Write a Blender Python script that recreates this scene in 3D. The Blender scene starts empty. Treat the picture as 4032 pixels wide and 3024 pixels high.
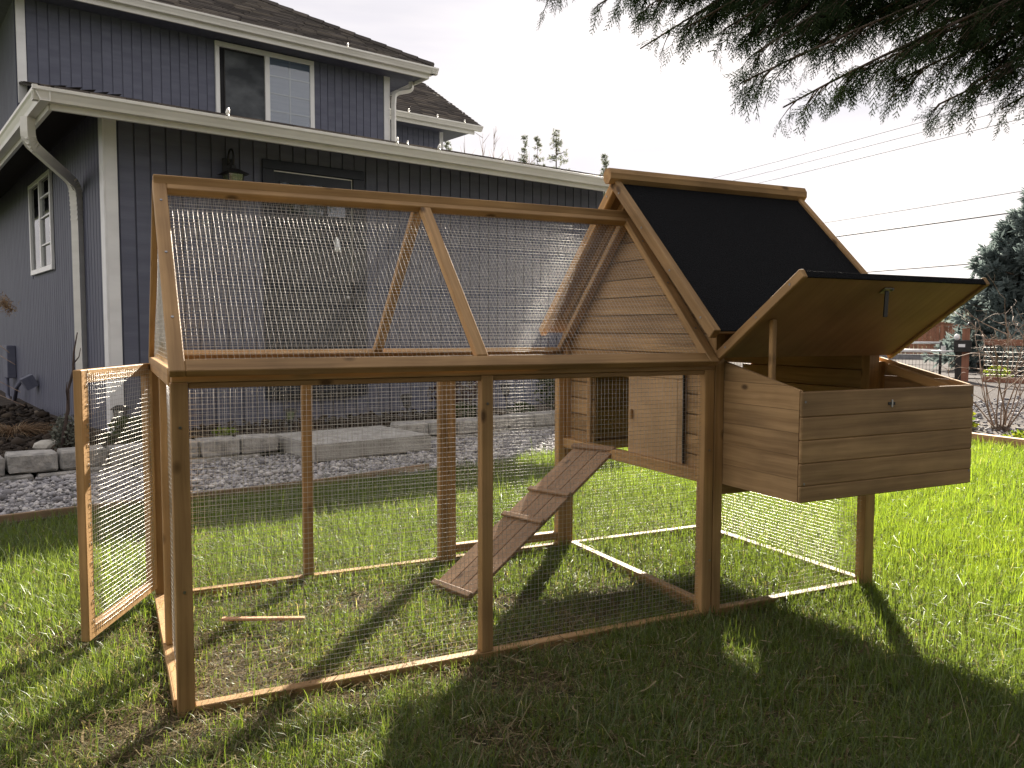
import bpy, bmesh, math, random
import numpy as np
from mathutils import Vector, Matrix

random.seed(7)
rng = np.random.default_rng(11)
R = math.radians
scene = bpy.context.scene
col = scene.collection

# ------------------------------------------------------------------ camera
CAM = Vector((-0.144, -2.312, 1.028))
YAW, PITCH, ROLL, FPX = -0.4574, -0.0656, 0.0023, 824.8
cam_d = bpy.data.cameras.new('camera')
cam_d.sensor_width = 36.0
cam_d.lens = FPX / 1024 * 36.0
cam_d.clip_start, cam_d.clip_end = 0.05, 2000
cam = bpy.data.objects.new('camera', cam_d)
col.objects.link(cam)
fw = Vector((-math.sin(YAW) * math.cos(PITCH), math.cos(YAW) * math.cos(PITCH), math.sin(PITCH)))
rt = Vector((math.cos(YAW), math.sin(YAW), 0))
upv = rt.cross(fw)
rt2 = math.cos(ROLL) * rt + math.sin(ROLL) * upv
up2 = -math.sin(ROLL) * rt + math.cos(ROLL) * upv
mw = Matrix((rt2, up2, -fw)).transposed().to_4x4()
mw.translation = CAM
cam.matrix_world = mw
scene.camera = cam

# ------------------------------------------------------------------ world and sun
SUN_AZ, SUN_EL = 50.5, 28.0          # azimuth counter-clockwise from +X
world = bpy.data.worlds.new('World')
scene.world = world
world.use_nodes = True
nt = world.node_tree
for n in list(nt.nodes):
    nt.nodes.remove(n)
N = nt.nodes.new
sky = N('ShaderNodeTexSky')
sky.sky_type = 'NISHITA'
sky.sun_disc = False
sky.sun_elevation = R(SUN_EL)
sky.sun_rotation = R(90 - SUN_AZ)
sky.air_density = 1.0
sky.dust_density = 1.0
sky.ozone_density = 1.5
tc = N('ShaderNodeTexCoord')
mp = N('ShaderNodeMapping')
mp.inputs['Scale'].default_value = (1.0, 1.6, 6.0)
mp.inputs['Rotation'].default_value = (0.1, 0.08, 0.6)
ns = N('ShaderNodeTexNoise')
ns.inputs['Scale'].default_value = 1.4
ns.inputs['Detail'].default_value = 5
ns.inputs['Roughness'].default_value = 0.55
rp = N('ShaderNodeValToRGB')
rp.color_ramp.elements[0].position = 0.30
rp.color_ramp.elements[0].color = (0.76, 0.76, 0.76, 1)
rp.color_ramp.elements[1].position = 0.68
rp.color_ramp.elements[1].color = (0.97, 0.97, 0.97, 1)
mx = N('ShaderNodeMix')
mx.data_type = 'RGBA'
hsv = N('ShaderNodeHueSaturation')
hsv.inputs['Saturation'].default_value = 0.60
hsv.inputs['Value'].default_value = 0.17
bg = N('ShaderNodeBackground')
bg.inputs['Strength'].default_value = 0.066
out = N('ShaderNodeOutputWorld')
L = nt.links.new
L(tc.outputs['Generated'], mp.inputs['Vector'])
L(mp.outputs['Vector'], ns.inputs['Vector'])
L(ns.outputs['Fac'], rp.inputs['Fac'])
L(rp.outputs['Color'], mx.inputs['Factor'])
L(sky.outputs['Color'], hsv.inputs['Color'])
L(hsv.outputs['Color'], mx.inputs['A'])
hs2 = N('ShaderNodeHueSaturation'); hs2.inputs['Saturation'].default_value = 0.10
cl = N('ShaderNodeVectorMath'); cl.operation = 'MULTIPLY_ADD'     # thin high cloud: whitened, brighter where the sky round the sun is bright
cl.inputs[1].default_value = (0.03, 0.029, 0.029); cl.inputs[2].default_value = (4.7, 4.6, 4.7)
L(sky.outputs['Color'], hs2.inputs['Color']); L(hs2.outputs['Color'], cl.inputs[0])
mp2 = N('ShaderNodeMapping'); mp2.inputs['Scale'].default_value = (1.2, 2.2, 9.0); mp2.inputs['Rotation'].default_value = (0.05, -0.07, 1.3)
n2 = N('ShaderNodeTexNoise'); n2.inputs['Scale'].default_value = 1.1; n2.inputs['Detail'].default_value = 6; n2.inputs['Roughness'].default_value = 0.5
r2 = N('ShaderNodeValToRGB')
r2.color_ramp.elements[0].position = 0.34; r2.color_ramp.elements[0].color = (0.70, 0.69, 0.715, 1)
r2.color_ramp.elements[1].position = 0.66; r2.color_ramp.elements[1].color = (1.0, 0.95, 0.895, 1)
m2 = N('ShaderNodeVectorMath'); m2.operation = 'MULTIPLY'
L(tc.outputs['Generated'], mp2.inputs['Vector']); L(mp2.outputs['Vector'], n2.inputs['Vector']); L(n2.outputs['Fac'], r2.inputs['Fac'])
L(cl.outputs[0], m2.inputs[0]); L(r2.outputs['Color'], m2.inputs[1]); L(m2.outputs[0], mx.inputs['B'])
L(mx.outputs['Result'], bg.inputs['Color'])
L(bg.outputs['Background'], out.inputs['Surface'])

sun_d = bpy.data.lights.new('sun', 'SUN')
sun_d.energy = 4.5
sun_d.angle = R(0.7)
sun_d.color = (1.0, 0.90, 0.76)
sun = bpy.data.objects.new('sun', sun_d)
col.objects.link(sun)
sdir = Vector((math.cos(R(SUN_AZ)) * math.cos(R(SUN_EL)), math.sin(R(SUN_AZ)) * math.cos(R(SUN_EL)), math.sin(R(SUN_EL))))
sun.matrix_world = sdir.to_track_quat('Z', 'Y').to_matrix().to_4x4()
sun.location = sdir * 40

scene.view_settings.view_transform = 'Standard'
scene.view_settings.look = 'None'
scene.view_settings.gamma = 1
scene.view_settings.exposure = 2.1
scene.view_settings.use_curve_mapping = False
try:
    scene.cycles.max_bounces = 8
    scene.cycles.sample_clamp_indirect = 6
    scene.cycles.use_denoising = True
except Exception:
    pass

# ------------------------------------------------------------------ materials
def newmat(name):
    m = bpy.data.materials.new(name)
    m.use_nodes = True
    t = m.node_tree
    for n in list(t.nodes):
        t.nodes.remove(n)
    return m, t

def nodes_basic(name, rough=0.7, metal=0.0, spec=0.5):
    m, t = newmat(name)
    b = t.nodes.new('ShaderNodeBsdfPrincipled')
    o = t.nodes.new('ShaderNodeOutputMaterial')
    b.inputs['Roughness'].default_value = rough
    b.inputs['Metallic'].default_value = metal
    b.inputs['Specular IOR Level'].default_value = spec
    t.links.new(b.outputs[0], o.inputs[0])
    return m, t, b

def mottled(name, c1, c2, scale=8.0, rough=0.7, metal=0.0, spec=0.4, bump=0.0, detail=4, lo=0.35, hi=0.65, stretch=(1, 1, 1), bscale=None, rnd=0.0):
    m, t, b = nodes_basic(name, rough, metal, spec)
    co = t.nodes.new('ShaderNodeTexCoord')
    ma = t.nodes.new('ShaderNodeMapping')
    ma.inputs['Scale'].default_value = stretch
    t.links.new(co.outputs['Object'], ma.inputs['Vector'])
    oi = t.nodes.new('ShaderNodeObjectInfo')
    ml = t.nodes.new('ShaderNodeMath'); ml.operation = 'MULTIPLY'; ml.inputs[1].default_value = 37.0
    t.links.new(oi.outputs['Random'], ml.inputs[0])
    va = t.nodes.new('ShaderNodeVectorMath'); va.operation = 'ADD'
    t.links.new(ma.outputs[0], va.inputs[0]); t.links.new(ml.outputs[0], va.inputs[1])
    no = t.nodes.new('ShaderNodeTexNoise')
    no.inputs['Scale'].default_value = scale
    no.inputs['Detail'].default_value = detail
    t.links.new(va.outputs[0], no.inputs['Vector'])
    r = t.nodes.new('ShaderNodeValToRGB')
    r.color_ramp.elements[0].position = lo; r.color_ramp.elements[0].color = (*c1, 1)
    r.color_ramp.elements[1].position = hi; r.color_ramp.elements[1].color = (*c2, 1)
    t.links.new(no.outputs['Fac'], r.inputs['Fac'])
    last = r.outputs['Color']
    if rnd > 0:
        hs = t.nodes.new('ShaderNodeHueSaturation')
        mr = t.nodes.new('ShaderNodeMapRange')
        mr.inputs['To Min'].default_value = 1 - rnd; mr.inputs['To Max'].default_value = 1 + rnd
        t.links.new(oi.outputs['Random'], mr.inputs['Value'])
        t.links.new(mr.outputs['Result'], hs.inputs['Value'])
        t.links.new(last, hs.inputs['Color']); last = hs.outputs['Color']
    t.links.new(last, b.inputs['Base Color'])
    if bump > 0:
        n2 = t.nodes.new('ShaderNodeTexNoise')
        n2.inputs['Scale'].default_value = bscale or scale * 4
        n2.inputs['Detail'].default_value = 5
        t.links.new(va.outputs[0], n2.inputs['Vector'])
        bu = t.nodes.new('ShaderNodeBump')
        bu.inputs['Strength'].default_value = bump
        bu.inputs['Distance'].default_value = 0.02
        t.links.new(n2.outputs['Fac'], bu.inputs['Height'])
        t.links.new(bu.outputs['Normal'], b.inputs['Normal'])
    return m

def woodmat(name, c1, c2, knots=True, rough=0.6, gscale=1.0, rnd=0.16, knot_size=0.055):
    """long grain runs along each board's own X axis"""
    m, t, b = nodes_basic(name, rough, 0, 0.35)
    nd, lk = t.nodes.new, t.links.new
    co = nd('ShaderNodeTexCoord')
    oi = nd('ShaderNodeObjectInfo')
    ml = nd('ShaderNodeMath'); ml.operation = 'MULTIPLY'; ml.inputs[1].default_value = 23.7
    lk(oi.outputs['Random'], ml.inputs[0])
    va = nd('ShaderNodeVectorMath'); va.operation = 'ADD'
    lk(co.outputs['Object'], va.inputs[0]); lk(ml.outputs[0], va.inputs[1])
    # gentle warp
    wn = nd('ShaderNodeTexNoise'); wn.inputs['Scale'].default_value = 3.0; wn.inputs['Detail'].default_value = 2
    lk(va.outputs[0], wn.inputs['Vector'])
    ws = nd('ShaderNodeVectorMath'); ws.operation = 'SCALE'; ws.inputs['Scale'].default_value = 0.025
    lk(wn.outputs['Color'], ws.inputs[0])
    v2 = nd('ShaderNodeVectorMath'); v2.operation = 'ADD'
    lk(va.outputs[0], v2.inputs[0]); lk(ws.outputs[0], v2.inputs[1])
    ma = nd('ShaderNodeMapping'); ma.inputs['Scale'].default_value = (1.6 * gscale, 55 * gscale, 55 * gscale)
    lk(v2.outputs[0], ma.inputs['Vector'])
    g = nd('ShaderNodeTexNoise'); g.inputs['Scale'].default_value = 1.0; g.inputs['Detail'].default_value = 6; g.inputs['Roughness'].default_value = 0.6
    lk(ma.outputs[0], g.inputs['Vector'])
    r = nd('ShaderNodeValToRGB')
    r.color_ramp.elements[0].position = 0.28; r.color_ramp.elements[0].color = (*c1, 1)
    r.color_ramp.elements[1].position = 0.70; r.color_ramp.elements[1].color = (*c2, 1)
    lk(g.outputs['Fac'], r.inputs['Fac'])
    last = r.outputs['Color']
    # broad stain blotches
    bl = nd('ShaderNodeTexNoise'); bl.inputs['Scale'].default_value = 4.5; bl.inputs['Detail'].default_value = 3
    lk(va.outputs[0], bl.inputs['Vector'])
    mr = nd('ShaderNodeMapRange'); mr.inputs['From Min'].default_value = 0.3; mr.inputs['From Max'].default_value = 0.7
    mr.inputs['To Min'].default_value = 0.78; mr.inputs['To Max'].default_value = 1.15
    lk(bl.outputs['Fac'], mr.inputs['Value'])
    mr2 = nd('ShaderNodeMapRange'); mr2.inputs['To Min'].default_value = 1 - rnd; mr2.inputs['To Max'].default_value = 1 + rnd
    lk(oi.outputs['Random'], mr2.inputs['Value'])
    mm = nd('ShaderNodeMath'); mm.operation = 'MULTIPLY'
    lk(mr.outputs[0], mm.inputs[0]); lk(mr2.outputs[0], mm.inputs[1])
    hs = nd('ShaderNodeHueSaturation')
    lk(mm.outputs[0], hs.inputs['Value']); lk(last, hs.inputs['Color'])
    last = hs.outputs['Color']
    if knots:
        mk = nd('ShaderNodeMapping'); mk.inputs['Scale'].default_value = (4.6, 8.0, 8.0)
        lk(va.outputs[0], mk.inputs['Vector'])
        vo = nd('ShaderNodeTexVoronoi'); vo.inputs['Scale'].default_value = 1.15; vo.inputs['Randomness'].default_value = 1.0
        lk(mk.outputs[0], vo.inputs['Vector'])
        kr = nd('ShaderNodeMapRange'); kr.inputs['From Min'].default_value = knot_size; kr.inputs['From Max'].default_value = knot_size * 2.6
        kr.inputs['To Min'].default_value = 0.82; kr.inputs['To Max'].default_value = 0.0
        lk(vo.outputs['Distance'], kr.inputs['Value'])
        km = nd('ShaderNodeMix'); km.data_type = 'RGBA'
        lk(kr.outputs[0], km.inputs['Factor']); lk(last, km.inputs['A'])
        km.inputs['B'].default_value = (c1[0] * 0.22, c1[1] * 0.18, c1[2] * 0.16, 1)
        last = km.outputs['Result']
    lk(last, b.inputs['Base Color'])
    bu = nd('ShaderNodeBump'); bu.inputs['Strength'].default_value = 0.25; bu.inputs['Distance'].default_value = 0.003
    lk(g.outputs['Fac'], bu.inputs['Height']); lk(bu.outputs['Normal'], b.inputs['Normal'])
    return m

M = {}
M['wood'] = woodmat('stained_fir', (0.27, 0.155, 0.062), (0.46, 0.285, 0.128))
M['wood_board'] = woodmat('stained_cladding', (0.22, 0.130, 0.058), (0.46, 0.300, 0.150), gscale=0.8, rnd=0.14, knot_size=0.045)
M['ply'] = woodmat('plywood', (0.25, 0.145, 0.07), (0.33, 0.20, 0.10), knots=False, gscale=0.5, rnd=0.05)
M['ply_door'] = woodmat('pale_plywood', (0.36, 0.235, 0.125), (0.45, 0.305, 0.172), knots=False, gscale=0.5, rnd=0.05)
M['ramp'] = woodmat('ramp_wood', (0.23, 0.142, 0.080), (0.33, 0.212, 0.125), gscale=0.6, rnd=0.1)
M['cedar'] = woodmat('weathered_cedar', (0.20, 0.085, 0.05), (0.33, 0.15, 0.09), gscale=0.4, rnd=0.25)
M['orange_wood'] = woodmat('new_cedar', (0.50, 0.26, 0.14), (0.66, 0.40, 0.24), gscale=0.5, rnd=0.05)
M['timber'] = woodmat('old_timber', (0.16, 0.11, 0.07), (0.27, 0.19, 0.12), gscale=0.6)
M['siding'] = mottled('blue_grey_siding', (0.106, 0.113, 0.156), (0.134, 0.142, 0.188), scale=2.0, rough=0.65, spec=0.3, bump=0.10, stretch=(6, 6, 0.6), bscale=14, rnd=0.05)
M['white'] = mottled('white_trim', (0.74, 0.74, 0.74), (0.84, 0.84, 0.84), scale=3.0, rough=0.5, spec=0.4, stretch=(2, 2, 0.7))
M['gutter'] = mottled('cream_gutter', (0.66, 0.65, 0.60), (0.76, 0.75, 0.70), scale=1.6, rough=0.35, spec=0.5, stretch=(1, 1, 6))
M['vinyl'] = mottled('vinyl_frame', (0.74, 0.74, 0.72), (0.80, 0.80, 0.78), scale=5, rough=0.35)
M['navy'] = mottled('dark_navy_paint', (0.012, 0.015, 0.024), (0.022, 0.026, 0.038), scale=5, rough=0.4)
M['black'] = mottled('black_metal', (0.012, 0.012, 0.012), (0.028, 0.027, 0.025), scale=20, rough=0.45)
M['steel'] = mottled('galvanised_pipe', (0.50, 0.51, 0.52), (0.64, 0.65, 0.66), scale=12, rough=0.4, metal=0.6)
M['screw'] = mottled('zinc_screw', (0.22, 0.22, 0.22), (0.34, 0.34, 0.34), scale=80, rough=0.4, metal=1.0)
M['felt'] = mottled('black_felt', (0.003, 0.0035, 0.005), (0.013, 0.0145, 0.019), scale=170, rough=0.9, spec=0.2, bump=0.8, bscale=260, detail=3, lo=0.4, hi=0.82)
M['shingle'] = None
M['concrete'] = mottled('concrete', (0.27, 0.26, 0.24), (0.42, 0.41, 0.385), scale=9, rough=0.9, bump=0.35, bscale=60, detail=6)
M['paver'] = mottled('paver_block', (0.23, 0.225, 0.215), (0.40, 0.385, 0.36), scale=14, rough=0.92, bump=0.6, bscale=45, detail=6, rnd=0.12)
M['rock'] = mottled('pale_rock', (0.40, 0.385, 0.34), (0.62, 0.60, 0.54), scale=12, rough=0.9, bump=0.5)
M['soil'] = mottled('bed_soil', (0.022, 0.017, 0.012), (0.075, 0.055, 0.04), scale=7, rough=0.95, bump=1.0, bscale=30, detail=8)
M['bark'] = mottled('bark', (0.05, 0.035, 0.025), (0.13, 0.095, 0.07), scale=9, rough=0.95, bump=0.8, stretch=(4, 4, 1), bscale=20)
M['twig'] = mottled('bare_twig', (0.16, 0.11, 0.085), (0.36, 0.27, 0.21), scale=16, rough=0.7, spec=0.4)
M['dark_twig'] = mottled('dark_stick', (0.03, 0.02, 0.018), (0.08, 0.055, 0.045), scale=16, rough=0.8)
M['wire'] = mottled('galvanised_wire', (0.44, 0.43, 0.41), (0.60, 0.59, 0.57), scale=60, rough=0.42, metal=0.7)
M['bulb'] = mottled('frosted_bulb', (0.78, 0.77, 0.72), (0.86, 0.85, 0.80), scale=30, rough=0.4)
M['cable'] = mottled('power_cable', (0.05, 0.05, 0.055), (0.08, 0.08, 0.085), scale=3, rough=0.7)
M['asphalt'] = mottled('road_asphalt', (0.085, 0.080, 0.079), (0.115, 0.108, 0.105), scale=3, rough=1.0, spec=0.05, bump=0.2, bscale=40)
M['kerb'] = mottled('kerb_stone', (0.16, 0.16, 0.165), (0.24, 0.24, 0.245), scale=5, rough=0.9)
M['blind'] = mottled('white_blind', (0.50, 0.54, 0.62), (0.58, 0.62, 0.70), scale=1, rough=0.8, stretch=(1, 1, 30))
M['curtain'] = mottled('grey_screen', (0.035, 0.04, 0.046), (0.11, 0.12, 0.13), scale=3.2, rough=0.8, stretch=(1, 1, 0.6), detail=3, lo=0.4, hi=0.66)
M['farwall'] = mottled('pale_house_wall', (0.48, 0.50, 0.53), (0.56, 0.58, 0.60), scale=2)
M['farroof'] = mottled('far_slate_roof', (0.07, 0.068, 0.075), (0.11, 0.105, 0.115), scale=3, rough=0.9)
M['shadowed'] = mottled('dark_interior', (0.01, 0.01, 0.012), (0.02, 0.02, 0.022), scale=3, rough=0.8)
M['tag'] = mottled('pale_glass_tag', (0.70, 0.74, 0.76), (0.82, 0.85, 0.86), scale=20, rough=0.3)

def glassmat(name, tint=(0.8, 0.84, 0.88), fac=0.05):
    m, t = newmat(name)
    o = t.nodes.new('ShaderNodeOutputMaterial')
    tr = t.nodes.new('ShaderNodeBsdfTransparent'); tr.inputs[0].default_value = (*tint, 1)
    gl = t.nodes.new('ShaderNodeBsdfGlossy'); gl.inputs['Roughness'].default_value = 0.03
    fr = t.nodes.new('ShaderNodeFresnel'); fr.inputs[0].default_value = 1.5
    ad = t.nodes.new('ShaderNodeMath'); ad.operation = 'ADD'; ad.inputs[1].default_value = fac
    mi = t.nodes.new('ShaderNodeMixShader')
    t.links.new(fr.outputs[0], ad.inputs[0]); t.links.new(ad.outputs[0], mi.inputs[0])
    t.links.new(tr.outputs[0], mi.inputs[1]); t.links.new(gl.outputs[0], mi.inputs[2])
    t.links.new(mi.outputs[0], o.inputs[0])
    return m
M['glass'] = glassmat('window_glass')
M['lampglass'] = glassmat('lantern_glass', (0.75, 0.75, 0.72), 0.1)

def attrmat(name, ramp, rough=0.8, spec=0.3, trans=0.0, trans_tint=(1, 1, 1), bump=False, gloss=0.0, grough=0.35):
    """colour from a per-point 'tint' value through a ramp, optional translucency (leaves)"""
    m, t = newmat(name)
    nd, lk = t.nodes.new, t.links.new
    o = nd('ShaderNodeOutputMaterial')
    at = nd('ShaderNodeAttribute'); at.attribute_name = 'tint'
    r = nd('ShaderNodeValToRGB')
    els = r.color_ramp.elements
    while len(els) > 2:
        els.remove(els[-1])
    els[0].position, els[0].color = ramp[0][0], (*ramp[0][1], 1)
    els[1].position, els[1].color = ramp[-1][0], (*ramp[-1][1], 1)
    for p, c in ramp[1:-1]:
        e = els.new(p); e.color = (*c, 1)
    lk(at.outputs['Fac'], r.inputs['Fac'])
    if trans > 0:
        d = nd('ShaderNodeBsdfDiffuse')
        tl = nd('ShaderNodeBsdfTranslucent')
        mu = nd('ShaderNodeMix'); mu.data_type = 'RGBA'; mu.blend_type = 'MULTIPLY'; mu.inputs['Factor'].default_value = 1
        mu.inputs['B'].default_value = (*trans_tint, 1)
        lk(r.outputs[0], d.inputs[0]); lk(r.outputs[0], mu.inputs['A']); lk(mu.outputs['Result'], tl.inputs[0])
        mi = nd('ShaderNodeMixShader'); mi.inputs[0].default_value = trans
        lk(d.outputs[0], mi.inputs[1]); lk(tl.outputs[0], mi.inputs[2])
        if gloss > 0:
            gl = nd('ShaderNodeBsdfGlossy'); gl.inputs['Roughness'].default_value = grough
            gl.inputs[0].default_value = (0.9, 0.95, 0.9, 1)
            m2 = nd('ShaderNodeMixShader'); m2.inputs[0].default_value = gloss
            lk(mi.outputs[0], m2.inputs[1]); lk(gl.outputs[0], m2.inputs[2]); mi = m2
        lk(mi.outputs[0], o.inputs[0])
    else:
        b = nd('ShaderNodeBsdfPrincipled')
        b.inputs['Roughness'].default_value = rough
        b.inputs['Specular IOR Level'].default_value = spec
        lk(r.outputs[0], b.inputs['Base Color']); lk(b.outputs[0], o.inputs[0])
    return m

M['grass'] = attrmat('grass_blades', [(0.0, (0.060, 0.094, 0.026)), (0.35, (0.128, 0.172, 0.044)), (0.55, (0.130, 0.198, 0.026)), (0.75, (0.205, 0.262, 0.040)), (0.84, (0.21, 0.20, 0.10)), (1.0, (0.40, 0.36, 0.24))], trans=0.58, trans_tint=(1.62, 1.62, 0.75), gloss=0.035, grough=0.4)
M['thatch'] = attrmat('dead_thatch', [(0, (0.055, 0.042, 0.022)), (0.5, (0.15, 0.115, 0.062)), (0.85, (0.30, 0.245, 0.15)), (1, (0.48, 0.43, 0.31))], trans=0.25)
M['conifer'] = attrmat('conifer_sprays', [(0, (0.018, 0.030, 0.016)), (0.6, (0.035, 0.055, 0.026)), (1, (0.07, 0.09, 0.04))], trans=0.15, trans_tint=(1.1, 1.2, 0.8))
M['spruce'] = attrmat('blue_spruce_needles', [(0, (0.09, 0.118, 0.115)), (0.6, (0.16, 0.20, 0.192)), (1, (0.23, 0.27, 0.26))], trans=0.5)
M['farcon'] = attrmat('far_conifer_needles', [(0, (0.13, 0.145, 0.115)), (1, (0.25, 0.265, 0.21))], trans=0.5)  # needle tint lightened to stand in for distance haze
M['shrub'] = attrmat('bare_bush_twigs', [(0, (0.05, 0.035, 0.035)), (0.6, (0.11, 0.075, 0.075)), (1, (0.17, 0.15, 0.10))], trans=0.15)
M['leaf'] = attrmat('bright_leaves', [(0, (0.07, 0.12, 0.02)), (0.6, (0.17, 0.24, 0.035)), (1, (0.30, 0.32, 0.05))], trans=0.45, trans_tint=(1.4, 1.4, 0.7))
M['silver'] = attrmat('silver_leaves', [(0, (0.10, 0.11, 0.09)), (1, (0.24, 0.25, 0.21))], trans=0.2)
M['straw'] = attrmat('dry_grass_stalks', [(0, (0.12, 0.075, 0.045)), (0.6, (0.24, 0.16, 0.10)), (1, (0.42, 0.33, 0.22))], trans=0.3)
M['darkleaf'] = attrmat('dark_leaves', [(0, (0.02, 0.035, 0.015)), (1, (0.06, 0.085, 0.03))], trans=0.2)
M['gravel'] = attrmat('gravel_stones', [(0, (0.10, 0.098, 0.105)), (0.35, (0.30, 0.295, 0.31)), (0.7, (0.48, 0.465, 0.46)), (0.9, (0.58, 0.565, 0.54)), (1, (0.74, 0.72, 0.69))], rough=0.85, spec=0.3)
M['shingle'] = attrmat('asphalt_shingles', [(0, (0.045, 0.040, 0.038)), (0.5, (0.085, 0.076, 0.070)), (1, (0.145, 0.125, 0.105))], rough=0.95, spec=0.15)
M['gravelbase'] = mottled('gravel_base', (0.10, 0.098, 0.10), (0.32, 0.31, 0.305), scale=55, rough=0.95, bump=0.8, bscale=70, detail=3)
M['drivegravel'] = mottled('drive_gravel', (0.042, 0.039, 0.039), (0.125, 0.117, 0.115), scale=26, rough=0.95, spec=0.05, bump=0.8, bscale=40, detail=6, lo=0.3, hi=0.7)
M['turf'] = mottled('lawn_soil', (0.030, 0.028, 0.012), (0.125, 0.092, 0.050), scale=11, rough=0.95, bump=1.0, bscale=120, detail=10, lo=0.3, hi=0.72)
M['field'] = mottled('field', (0.06, 0.085, 0.025), (0.10, 0.12, 0.04), scale=0.6, rough=0.95, detail=6)
M['verge'] = mottled('verge_grass', (0.085, 0.13, 0.03), (0.15, 0.19, 0.05), scale=4, rough=0.95, detail=6)

# ------------------------------------------------------------------ object helpers
WM = {}          # world matrix of every object we make (parents need it before any depsgraph update)

def place(o, mat4, parent=None):
    if parent is not None:
        o.parent = parent
        o.matrix_parent_inverse = WM[parent.name].inverted()
    o.matrix_basis = mat4
    WM[o.name] = mat4.copy()

def tag(o, label=None, cat=None, group=None, kind=None):
    if label: o['label'] = label
    if cat: o['category'] = cat
    if group: o['group'] = group
    if kind: o['kind'] = kind
    return o

def thing(name, label, cat, loc=(0, 0, 0), rz=0.0, group=None):
    o = bpy.data.objects.new(name, None)
    o.empty_display_size = 0.1
    col.objects.link(o)
    place(o, Matrix.Translation(loc) @ Matrix.Rotation(rz, 4, 'Z'))
    return tag(o, label, cat, group)

def obj(name, me, mat=None, parent=None, mat4=None):
    if mat is not None and len(me.materials) == 0:
        me.materials.append(mat)
    o = bpy.data.objects.new(name, me)
    col.objects.link(o)
    place(o, mat4 if mat4 is not None else Matrix.Identity(4), parent)
    return o

def group_node(name, parent, loc):
    """an Empty used as an intermediate part"""
    o = bpy.data.objects.new(name, None)
    o.empty_display_size = 0.05
    col.objects.link(o)
    place(o, Matrix.Translation(loc), parent)
    return o

def pyd(name, verts, faces, smooth=False):
    me = bpy.data.meshes.new(name)
    me.from_pydata([tuple(v) for v in verts], [], faces)
    if smooth:
        me.polygons.foreach_set('use_smooth', [True] * len(me.polygons))
    me.update()
    return me

BOXF = [(0, 3, 2, 1), (4, 5, 6, 7), (0, 1, 5, 4), (1, 2, 6, 5), (2, 3, 7, 6), (3, 0, 4, 7)]
_bc = {}
def box_mesh(lx, ly, lz, bev=0.0, x0=None):
    """box centred in y,z; x from -lx/2..lx/2; optional small bevel; cached"""
    k = (round(lx, 4), round(ly, 4), round(lz, 4), bev)
    if k in _bc:
        return _bc[k]
    bm = bmesh.new()
    bmesh.ops.create_cube(bm, size=1.0)
    bmesh.ops.scale(bm, vec=(lx, ly, lz), verts=bm.verts)
    if bev > 0:
        bmesh.ops.bevel(bm, geom=list(bm.edges), offset=min(bev, 0.3 * min(lx, ly, lz)), segments=1, affect='EDGES')
    me = bpy.data.meshes.new('box')
    bm.to_mesh(me); bm.free()
    _bc[k] = me
    return me

def basis(x, up):
    x = Vector(x).normalized()
    up = Vector(up)
    z = (up - x * up.dot(x)).normalized()
    y = z.cross(x)
    return Matrix((x, y, z)).transposed()

def beam(name, p0, p1, w, h, mat, parent, up=(0, 0, 1), bev=0.0025, dy=0.0, dz=0.0):
    """board from p0 to p1: long axis = local X, width w along local Y, height h along local Z (towards up)"""
    p0, p1 = Vector(p0), Vector(p1)
    Lg = (p1 - p0).length
    B = basis(p1 - p0, up)
    c = (p0 + p1) / 2 + B @ Vector((0, dy, dz))
    me = box_mesh(Lg, w, h, bev)
    key = mat.name
    if len(me.materials) and me.materials[0].name != key:
        me = me.copy(); me.materials.clear()
    m4 = B.to_4x4(); m4.translation = c
    return obj(name, me, mat, parent, m4)

def tubes(paths, sides=5, smooth=True, name='tube'):
    """paths: list of (points Nx3, radii) -> one mesh"""
    V, F = [], []
    for pts, rad in paths:
        pts = [Vector(p) for p in pts]
        n = len(pts)
        if not hasattr(rad, '__len__'):
            rad = [rad] * n
        base = len(V)
        prevn = None
        for i, p in enumerate(pts):
            d = (pts[min(i + 1, n - 1)] - pts[max(i - 1, 0)])
            if d.length < 1e-9: d = Vector((0, 0, 1))
            d.normalize()
            if prevn is None:
                a = Vector((0, 0, 1)) if abs(d.z) < 0.9 else Vector((1, 0, 0))
                nn = d.cross(a).normalized()
            else:
                nn = prevn - d * prevn.dot(d)
                nn.normalize()
            prevn = nn
            bb = d.cross(nn)
            for k in range(sides):
                an = 2 * math.pi * k / sides
                V.append(p + (nn * math.cos(an) + bb * math.sin(an)) * rad[i])
        for i in range(n - 1):
            for k in range(sides):
                a = base + i * sides + k; b = base + i * sides + (k + 1) % sides
                F.append((a, b, b + sides, a + sides))
        F.append(tuple(base + k for k in reversed(range(sides))))
        F.append(tuple(base + (n - 1) * sides + k for k in range(sides)))
    return pyd(name, V, F, smooth)

def prism(name, poly, p0, p1, up, mat, parent, smooth=False):
    """extrude a 2-D profile (local y, z) from p0 to p1"""
    p0, p1 = Vector(p0), Vector(p1)
    B = basis(p1 - p0, up)
    Lg = (p1 - p0).length
    n = len(poly)
    V = [(0, y, z) for y, z in poly] + [(Lg, y, z) for y, z in poly]
    F = [tuple(reversed(range(n))), tuple(range(n, 2 * n))]
    for i in range(n):
        j = (i + 1) % n
        F.append((i, j, n + j, n + i))
    me = pyd(name, V, F, smooth)
    bm = bmesh.new(); bm.from_mesh(me); bmesh.ops.recalc_face_normals(bm, faces=bm.faces); bm.to_mesh(me); bm.free()
    m4 = B.to_4x4(); m4.translation = p0
    return obj(name, me, mat, parent, m4)

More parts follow.
